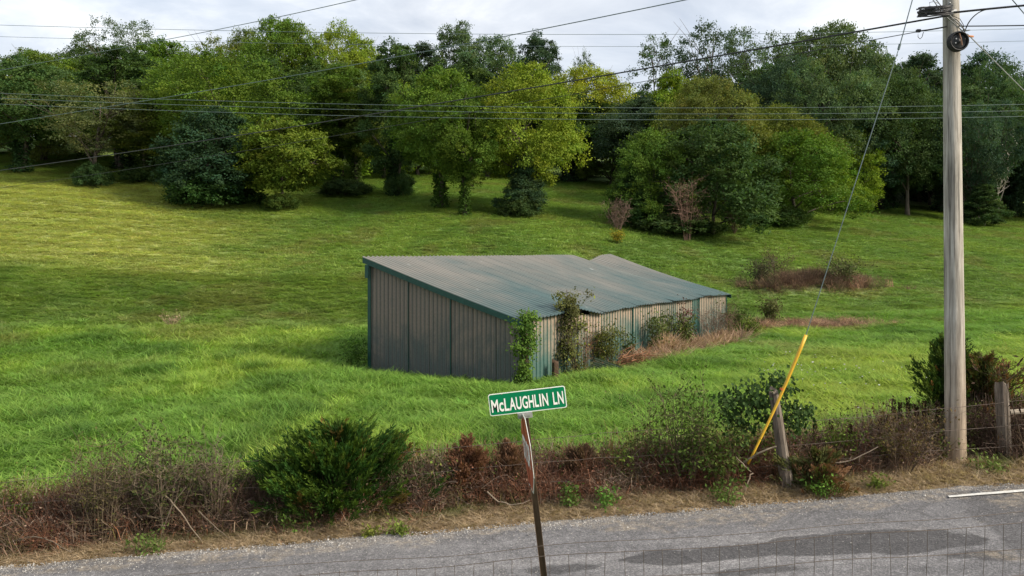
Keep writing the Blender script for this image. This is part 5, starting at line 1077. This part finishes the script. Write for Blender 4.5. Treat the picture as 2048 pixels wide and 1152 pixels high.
# ------------------------------------------------------------------ utility pole
PD = 14.7; PX = (1912 - CPX) / FPX * PD; PZ = zg(PX, PD); PTOP = 7.7
M_POLE = mat_wood('weathered pole wood', (.16, .145, .125), (.36, .335, .295), (.52, .495, .45), 1.9, (.92, .70, .52))
def utility_pole():
    root = thing('utility_pole', 'tall weathered grey wooden utility pole at the roadside right of the shed', 'utility pole', (PX, PD, PZ))
    H = PTOP - PZ; n = 40; q = np.linspace(0, 1, n); r = np.random.default_rng(1); rad = .174 * (1 - q) + .113 * q; sides = 28; th = np.linspace(0, 2 * math.pi, sides, endpoint=False)
    zz = -.5 + (H + .5) * q; lean = -.045 * zz / 4.0
    V = np.array([[(lean[i] + rad[i] * math.cos(a) * (1 + .025 * math.sin(3 * a + i * .1) + .012 * math.sin(7 * a)), rad[i] * math.sin(a) * (1 + .02 * math.sin(3 * a + 1)), zz[i]) for a in th] for i in range(n)])
    i = np.arange(n - 1)[:, None] * sides; k = np.arange(sides)[None]; Q = np.stack([i + k, i + (k + 1) % sides, i + sides + (k + 1) % sides, i + sides + k], -1).reshape(-1, 4)
    mb = MB().add(V.reshape(-1, 3), Q, [((n - 1) * sides, (n - 1) * sides + j, (n - 1) * sides + j + 1) for j in range(1, sides - 1)])
    link('pole', mb.mesh('pole', M_POLE, True), root)
    L = lambda px, py, dd: tuple(np.array(P(px, py, PD + dd)) - np.array([PX, PD, PZ]))
    def part(name, mb, mat): link(name, mb.mesh(name, mat, True), root)
    part('bracket', MB().tube([L(1862, -6, -.35), L(1886, 28, -.30), L(1925, 62, -.22)], .012, 4).tube([L(1868, -6, -.36), L(1892, 24, -.31), L(1930, 60, -.23)], .012, 4), M_STEEL)
    part('clamp', MB().tube([L(1880, 26, -.2), L(1912, 22, -.17)], .03, 8).tube([L(1896, 14, -.19), L(1900, 34, -.19)], .022, 8), M_STEEL)
    part('clamp', MB().tube([L(1934, 72, -.1), L(1946, 73, -.02)], .018, 8), mat_plain('orange plastic', (.42, .16, .05), .5, .4))
    part('bolt', MB().tube([L(1930, 62, -.2), L(1940, 60, -.2)], .012, 6), M_STEEL); part('bolt', MB().tube([L(1899, 6, -.16), L(1899, 6, -.19)], .02, 8), M_STEEL)
    part('insulator_hook', MB().tube([L(1860, 14, -.3), L(1859, 5, -.3), L(1868, 3, -.3), L(1880, 8, -.3)], .006, 5), M_STEEL)
    part('ground_wire', MB().tube([L(1900, 34, -.15), L(1914, 40, -.16), L(1925, 52, -.16), L(1930, 66, -.13)], .008, 5).tube([L(1902, 30, -.15), L(1920, 38, -.16), L(1927, 50, -.16), L(1926, 66, -.14)], .006, 5), M_CABLE)
utility_pole()
def torus(mb, c, R, rr, ax, sides=6, seg=28, col=(1, 1, 1), sq=1.0, jit=0.0, seed=0):
    r = np.random.default_rng(seed); t = np.linspace(0, 2 * math.pi, seg + 1); ax = np.array(ax, float) / np.linalg.norm(ax); u = np.cross(ax, [0, 0, 1.0]) if abs(ax[2]) < .9 else np.cross(ax, [0, 1.0, 0]); u /= np.linalg.norm(u); v = np.cross(ax, u)
    return mb.tube(np.array(c) + R * (np.cos(t)[:, None] * u + sq * np.sin(t)[:, None] * v) + r.normal(0, jit, (seg + 1, 1)) * ax, rr, sides, col, cap=False)
c0 = np.array(P(1870, 22, PD - .30)); mb = MB()
for k in range(8): torus(mb, np.array([0, 0, -.07 + .021 * k]) + np.array([.012 * math.sin(k * 3), 0, 0]), .285 - .012 * (k % 3), .011, (-.10 + .02 * math.sin(k), -.29 + .01 * math.sin(k * 2), 1), sq=.75, jit=.004, seed=k)
thing('cable_coil', 'flat stack of black cable loops at the top left of the utility pole', 'cable coil', tuple(c0), data=mb.mesh('cable_coil', M_CABLE, True))
def closure():
    c = P(1916, 83, PD - .30); root = thing('cable_drum', 'round black cable loop holder facing the road near the top of the utility pole', 'cable coil', c)
    for k in range(6): 
        mb = MB(); torus(mb, (0, .02 * k - .05, 0), .150 + .006 * (k % 2), .013, (0.02, 1, .1), jit=.003, seed=k, seg=32); link('loop', mb.mesh('loop', M_CABLE, True), root)
    th = np.linspace(0, 2 * math.pi, 28, endpoint=False); mb = MB(); ring = lambda R, y: np.stack([R * np.cos(th), np.full(28, y), R * np.sin(th)], 1)
    V = np.concatenate([ring(.14, .05), ring(.14, -.02), ring(.11, -.035), ring(.05, -.02), ring(.03, -.05), ring(.001, -.05)]); i = np.arange(5)[:, None] * 28; k = np.arange(28)[None]
    mb.add(V, np.stack([i + k, i + (k + 1) % 28, i + 28 + (k + 1) % 28, i + 28 + k], -1).reshape(-1, 4)); link('disc', mb.mesh('disc', M_CABLE, True), root)
    link('strap', MB().tube([(-.01, -.06, .12), (.01, -.075, .03), (.035, -.06, -.08)], .012, 5).mesh('strap', mat_plain('rusty strap', (.20, .11, .07), .7, .3)), root)
    for sx, sz in ((-.055, .035), (-.065, -.035)):
        link('bolt', MB().tube([(sx, -.02, sz), (sx, -.055, sz)], .012, 8).mesh('bolt', M_STEEL), root)
closure()

# ------------------------------------------------------------------ overhead lines
def wire(name, label, pts, r, mat=None, cat='cable', group=None, n=40, sides=6):
    """pts: (px, py, depth); smooth in pixel column"""
    p = np.array([P(*q) for q in pts]); s = np.concatenate([[0], np.cumsum(np.linalg.norm(np.diff(p, axis=0), axis=1))]); s /= s[-1]
    deg = min(len(p) - 1, 3); t = np.linspace(0, 1, n); c = [np.polyfit(s, p[:, i], deg) for i in range(3)] if len(p) > 2 else [np.polyfit(s, p[:, i], 1) for i in range(3)]
    pts3 = np.stack([np.polyval(k, t) for k in c], 1)
    return thing(name, label, cat, group=group, data=MB().tube(pts3, r, sides).mesh(name, mat or M_CABLE))
far = 46
wire('power_line', 'topmost of the thin far lines, crossing the sky over the tree tops', [(-500, 34, far), (0, 48, far), (700, 66, far), (1050, 70, far), (1400, 69, far), (2048, 55, far), (2500, 42, far)], .012, M_LINEW, 'power line', 'thin far lines')
wire('power_line', 'second far line from the top, just below the topmost one in the sky', [(-500, 58, far), (0, 71, far), (700, 89, far), (1100, 95, far), (1400, 93, far), (2048, 79, far), (2500, 66, far)], .010, M_LINEW, 'power line', 'thin far lines')
wire('power_line', 'upper of the three close far lines crossing before the tree crowns', [(-500, 164, far), (0, 184, far), (700, 209, far), (1050, 216, far), (1300, 216, far), (2048, 206, far), (2500, 196, far)], .012, M_LINEW, 'power line', 'thin far lines')
wire('power_line', 'middle of the three close far lines crossing before the tree crowns', [(-500, 174, far), (0, 194, far), (700, 220, far), (1050, 227, far), (1300, 228, far), (2048, 219, far), (2500, 209, far)], .012, M_LINEW, 'power line', 'thin far lines')
wire('power_line', 'lowest of the three close far lines crossing before the tree crowns', [(-500, 184, far), (0, 205, far), (700, 233, far), (1050, 239, far), (1300, 240, far), (2048, 230, far), (2500, 220, far)], .012, M_LINEW, 'power line', 'thin far lines')
wire('telephone_cable', 'thick black cable sagging from the coil on the utility pole down to the left edge', [(1903, 30, 14.45), (1885, 33, 14.50), (1634, 78, 15.5), (1417, 114, 17.5), (1200, 153, 19.8), (969, 191, 22.3), (787, 222, 24.4), (600, 252, 26.8), (304, 297, 31), (0, 341, 36), (-300, 380, 41)], .016)
wire('telephone_cable', 'thin slack cable below the thick black one, ending at the left edge', [(1840, 62, 14.70), (1764, 78, 14.6), (1400, 143, 18), (1040, 205, 21.5), (790, 251, 24.3), (500, 302, 28), (273, 336, 31.5), (0, 375, 36), (-300, 412, 41)], .007)
wire('telephone_cable', 'short cable with a small black box and a hanging loop left of the utility pole', [(1894, 53, 14.55), (1868, 58, 14.60), (1840, 62, 14.70)], .013)
mb = MB(); c = np.array(P(1837, 62, 14.70)); mb.box(c - np.array([.035, .03, .02]), c + np.array([.03, .03, .025]))
mb.tube([P(1836, 66, 14.68), P(1836, 74, 14.68), P(1840, 78, 14.68), P(1844, 74, 14.68), P(1847, 64, 14.68)], .006, 5); thing('splice_box', 'small black box with a drooping wire loop on the cable left of the pole', 'splice box', data=mb.mesh('splice_box', M_CABLE))
wire('power_line', 'overhead wire running from the upper right down to the left edge across the crowns', [(1905, -118, 14.60), (1640, -57, 15.5), (1380, 0, 17.6), (1200, 36, 19.2), (1034, 69, 20.7), (904, 93, 22.0), (600, 148, 25.8), (304, 197, 30), (0, 250, 36), (-300, 296, 41)], .011, M_LINEW, 'power line')
wire('power_line', 'overhead wire leaving the top of the photograph left of centre, highest on the left', [(1905, -330, 14.60), (1500, -205, 16.6), (1100, -98, 20), (720, 0, 24.5), (434, 57, 29), (347, 76, 30.5), (87, 126, 35), (-300, 198, 41)], .011, M_LINEW, 'power line')
wire('telephone_cable', 'thick cable leaving the utility pole to the upper right corner', [(1908, 25, 14.50), (1975, 18, 14.30), (2048, 11, 14.10), (2200, -2, 12.8)], .018)
wire('telephone_cable', 'cable curving up from the utility pole clamp to join the thick cable at the right', [(1931, 60, 14.50), (1936, 48, 14.45), (1948, 32, 14.40), (1962, 23, 14.35), (1978, 18.5, 14.32)], .009)
wire('telephone_cable', 'level cable leaving the utility pole to the right edge', [(1914, 52, 14.50), (1944, 53.5, 14.50), (1960, 51, 14.40), (2048, 51, 14.20), (2200, 50, 14)], .010)
wire('guy_wire', 'steel guy wire slanting from the utility pole down to the right edge', [(1935, 68, 14.60), (2048, 181, 15.6), (2200, 325, 18.5)], .009, M_STEEL, 'guy wire')
wire('guy_wire', 'wire crossing the upper right corner of the photograph', [(1960, -70, 14.50), (2025, 0, 14.50), (2048, 27, 14.60), (2150, 143, 14.8)], .009, M_LINEW, 'guy wire')
GT, GB = np.array(P(1612, 670, 13.85)), np.array(P(1496, 928, 13.8))
top = np.array(P(1905, -290, 14.6))
thing('guy_wire', 'steel guy wire running from high on the pole down to the yellow guard', 'guy wire', data=MB().tube([tuple(top), P(1799, 93, 14.4)], .009, 6).tube([P(1799, 93, 14.4), tuple(GT)], .007, 6).tube([P(1800, 88, 14.4), P(1797, 99, 14.4)], .022, 8).mesh('guy_wire', M_LINEW))
def guard():
    M_Y = mat_plain('yellow plastic', (.62, .37, .03), .45, .4, var=.12, scale=6); root = thing('guy_guard', 'long yellow plastic guy wire guard leaning right out of the brush', 'guy guard')
    q = np.linspace(0, 1, 10)[:, None]; pts = GB * (1 - q) + GT * q + np.array([.03, 0, 0]) * np.sin(q * math.pi); mb = MB()
    mb.tube(pts, np.linspace(.019, .029, 10), 12); link('tube', mb.mesh('tube', M_Y, True), root)
    p1 = GB * .42 + GT * .58; link('band', MB().tube([tuple(p1 + (GT - GB) * -.008), tuple(p1 + (GT - GB) * .008)], .031, 12).mesh('band', mat_plain('orange band', (.55, .13, .03), .5, .4)), root)
guard()

# ------------------------------------------------------------------ the leaning street sign
def sign():
    D = 6.9; a = math.radians(-6.7); bx, bz = P(1088, 1152, D)[0], P(1088, 1152, D)[2]; base_z = zg(bx + .1, D); L = (bz - base_z) / math.cos(a)
    base = (bx - math.tan(a) * (bz - base_z), D, base_z)
    M_GREEN = mat_plain('green reflective sheet', (.0, .185, .078), .35, .4, var=.06, scale=3); M_WHITE = mat_plain('white reflective sheet', (.86, .86, .83), .35, .4, var=.04)
    M_RED = mat_plain('faded red sheet', (.38, .075, .035), .45, .35, var=.3, scale=6); M_POST = mat_plain('rusted brown post', (.12, .08, .052), .75, .25, var=.5, scale=8, stretch=(3, 3, .7)); M_ALU = mat_plain('bare aluminium', (.45, .45, .45), .4, .5, .6, var=.2)
    root = thing('street_sign', 'leaning rusty post carrying a green street name blade and a faded red stop sign', 'street sign', base, (0, a, 0))
    def part(name, mb, mat, parent=root, smooth=False, loc=None, rot=None):
        o = link(name, mb.mesh(name, mat, smooth), parent)
        if loc: o.location = loc
        if rot: o.rotation_euler = rot
        return o
    pt = np.array(P(1050, 828, D)); ht = float(np.linalg.norm(pt - np.array(base)))
    # U channel post
    mb = MB(); w = .026
    for (x0, x1, y0, y1) in ((-w, w, .008, .012), (-w, -w + .004, -.018, .008), (w - .004, w, -.018, .008)): mb.box((x0, y0, -.4), (x1, y1, ht))
    part('post', mb, M_POST)
    W, Hh = .627, .178
    def plate(name, W, Hh, th, rad, y, mat, parent, n=6):
        c = []
        for cx, cz, a0 in ((W / 2 - rad, Hh / 2 - rad, 0), (-W / 2 + rad, Hh / 2 - rad, 90), (-W / 2 + rad, -Hh / 2 + rad, 180), (W / 2 - rad, -Hh / 2 + rad, 270)):
            for k in range(n + 1): t = math.radians(a0 + 90 * k / n); c.append((cx + rad * math.cos(t), cz + rad * math.sin(t)))
        m = len(c); V = [(x, y, z) for x, z in c] + [(x, y + th, z) for x, z in c] + [(0, y, 0), (0, y + th, 0)]
        Q = [(i, (i + 1) % m, m + (i + 1) % m, m + i) for i in range(m)]; T = [(2 * m, (i + 1) % m, i) for i in range(m)] + [(2 * m + 1, m + i, m + (i + 1) % m) for i in range(m)]
        o = link(name, MB().add(V, Q, T).mesh(name, mat), parent); return o
    ctr = np.array(P(1055, 801.5, D)); off = ctr - np.array(base); R = Matrix.Rotation(-a, 3, 'Y'); lc = R @ Vector(off)
    blade = plate('name_blade', W, Hh, .003, .018, 0, M_WHITE, root); blade.location = (lc.x, -.01, lc.z)
    plate('green_field', W - .014, Hh - .014, .0012, .013, -.0016, M_GREEN, blade)
    def text(s, size, sx, mat, parent, loc, rot=(math.radians(90), 0, 0), name='lettering', bold=.006, spacing=1.0):
        cu = bpy.data.curves.new('t', 'FONT'); cu.body = s; cu.size = size; cu.align_x = 'CENTER'; cu.align_y = 'CENTER'; cu.offset = bold; cu.extrude = .0006; cu.space_character = spacing
        tmp = bpy.data.objects.new('t', cu); COL.objects.link(tmp); dg = bpy.context.evaluated_depsgraph_get(); me = bpy.data.meshes.new_from_object(tmp.evaluated_get(dg)); bpy.data.objects.remove(tmp); bpy.data.curves.remove(cu)
        co = np.empty(len(me.vertices) * 3, np.float32); me.vertices.foreach_get('co', co); co = co.reshape(-1, 3); mid = (co.max(0) + co.min(0)) / 2; co -= mid; co[:, 0] *= sx; me.vertices.foreach_set('co', co.ravel()); me.update()
        me.materials.clear(); me.materials.append(mat); me.name = name
        o = link(name, me, parent); o.location = loc; o.rotation_euler = rot; return o, co
    def fit(s, x0, x1, h, zc, parent, mat, y, bold):
        o, co = text(s, .16, 1, mat, parent, (0, 0, 0), bold=bold); ex = co.max(0) - co.min(0)
        o.scale = ((x1 - x0) / ex[0], h / ex[1], 1); o.location = ((x0 + x1) / 2, y, zc); return o
    for ch, x0, x1 in (('M', -0.295, -0.240), ('L', -0.190, -0.152), ('A', -0.149, -0.098), ('U', -0.094, -0.050), ('G', -0.044, 0.001), ('H', 0.008, 0.050), ('L', 0.058, 0.089), ('I', 0.097, 0.109), ('N', 0.120, 0.166), ('L', 0.207, 0.240), ('N', 0.246, 0.292)):
        fit(ch, x0, x1, .102, -.010 + .012 * (x0 + .3), blade, M_WHITE, -.0036, .003)
    fit('c', -.233, -.196, .074, -.023, blade, M_WHITE, -.0036, .003)
    for sx in (-1, 1):
        part('rivet', MB().tube([(sx * .2, .0, .078), (sx * .2, -.004, .078)], .004, 8), M_ALU, blade)
    mb = MB(); mb.box((-.06, -.022, ht - .03), (.06, .010, ht + .012)); mb.box((-.05, -.026, ht - .012), (.05, -.022, ht + .004)); mb.tube([(-.04, -.03, ht - .01), (-.04, .02, ht - .01)], .007, 6).tube([(.04, -.03, ht - .01), (.04, .02, ht - .01)], .007, 6); part('bracket', mb, M_ALU)
    # stop sign, nearly edge on
    zc = float((R @ Vector(np.array(P(1058, 901, D)) - np.array(base))).z); S = .61; Ro = S / 2 / math.cos(math.pi / 8)
    stop = link('stop_plate', None, root); stop.location = (-.018, -.045, zc); stop.rotation_euler = (0, math.radians(2), math.radians(-84))
    oc = [(Ro * math.cos(math.pi / 8 + k * math.pi / 4), Ro * math.sin(math.pi / 8 + k * math.pi / 4)) for k in range(8)]
    def octo(name, s, y0, y1, mat):
        V = [(x * s, y0, z * s) for x, z in oc] + [(x * s, y1, z * s) for x, z in oc] + [(0, y0, 0), (0, y1, 0)]
        link(name, MB().add(V, [(i, (i + 1) % 8, 8 + (i + 1) % 8, 8 + i) for i in range(8)], [(16, (i + 1) % 8, i) for i in range(8)] + [(17, 8 + i, 8 + (i + 1) % 8) for i in range(8)]).mesh(name, mat), stop)
    octo('rim', 1.0, 0, .003, M_WHITE); octo('red_face', .945, -.0016, -.0004, M_RED); octo('back', .99, .0032, .0042, M_ALU)
    fit('STOP', -.225, .225, .205, 0, stop, M_WHITE, -.0036, .004)
sign()

# ------------------------------------------------------------------ woven wire fence on the near bank
def near_fence():
    Yf = 6.7; ztop = lambda x: -2.54 + .073 * (x + 1.28) + .010 * np.sin(x * 3.1)
    root = thing('wire_fence', 'rusty woven wire fence in front of the road along the bottom edge', 'wire fence', (0, Yf, 0))
    xs = np.linspace(-4.6, 5.4, 90); r = np.random.default_rng(2)
    for k, dz in enumerate((.085, 0, -.20, -.40, -.60)):
        zs = ztop(xs) + dz + .006 * np.sin(xs * 2 + k) ; ys = .008 * np.sin(xs * 5 + k)
        link('strand', MB().tube(np.stack([xs, ys, zs], 1), .0025 if k else .0022, 4).mesh('strand', M_WIRE), root)
    st = MB().tube([(0, 0, 0), (.004, .003, -.2), (-.003, 0, -.4), (.002, 0, -.62)], .0021, 4).mesh('stay', M_WIRE)
    x = -4.5
    while x < 5.3:
        o = link('stay', st, root); o.location = (x, 0, float(ztop(x)) + .008); o.rotation_euler = (0, r.normal(0, .03), 0); x += .150 + r.normal(0, .004)
near_fence()
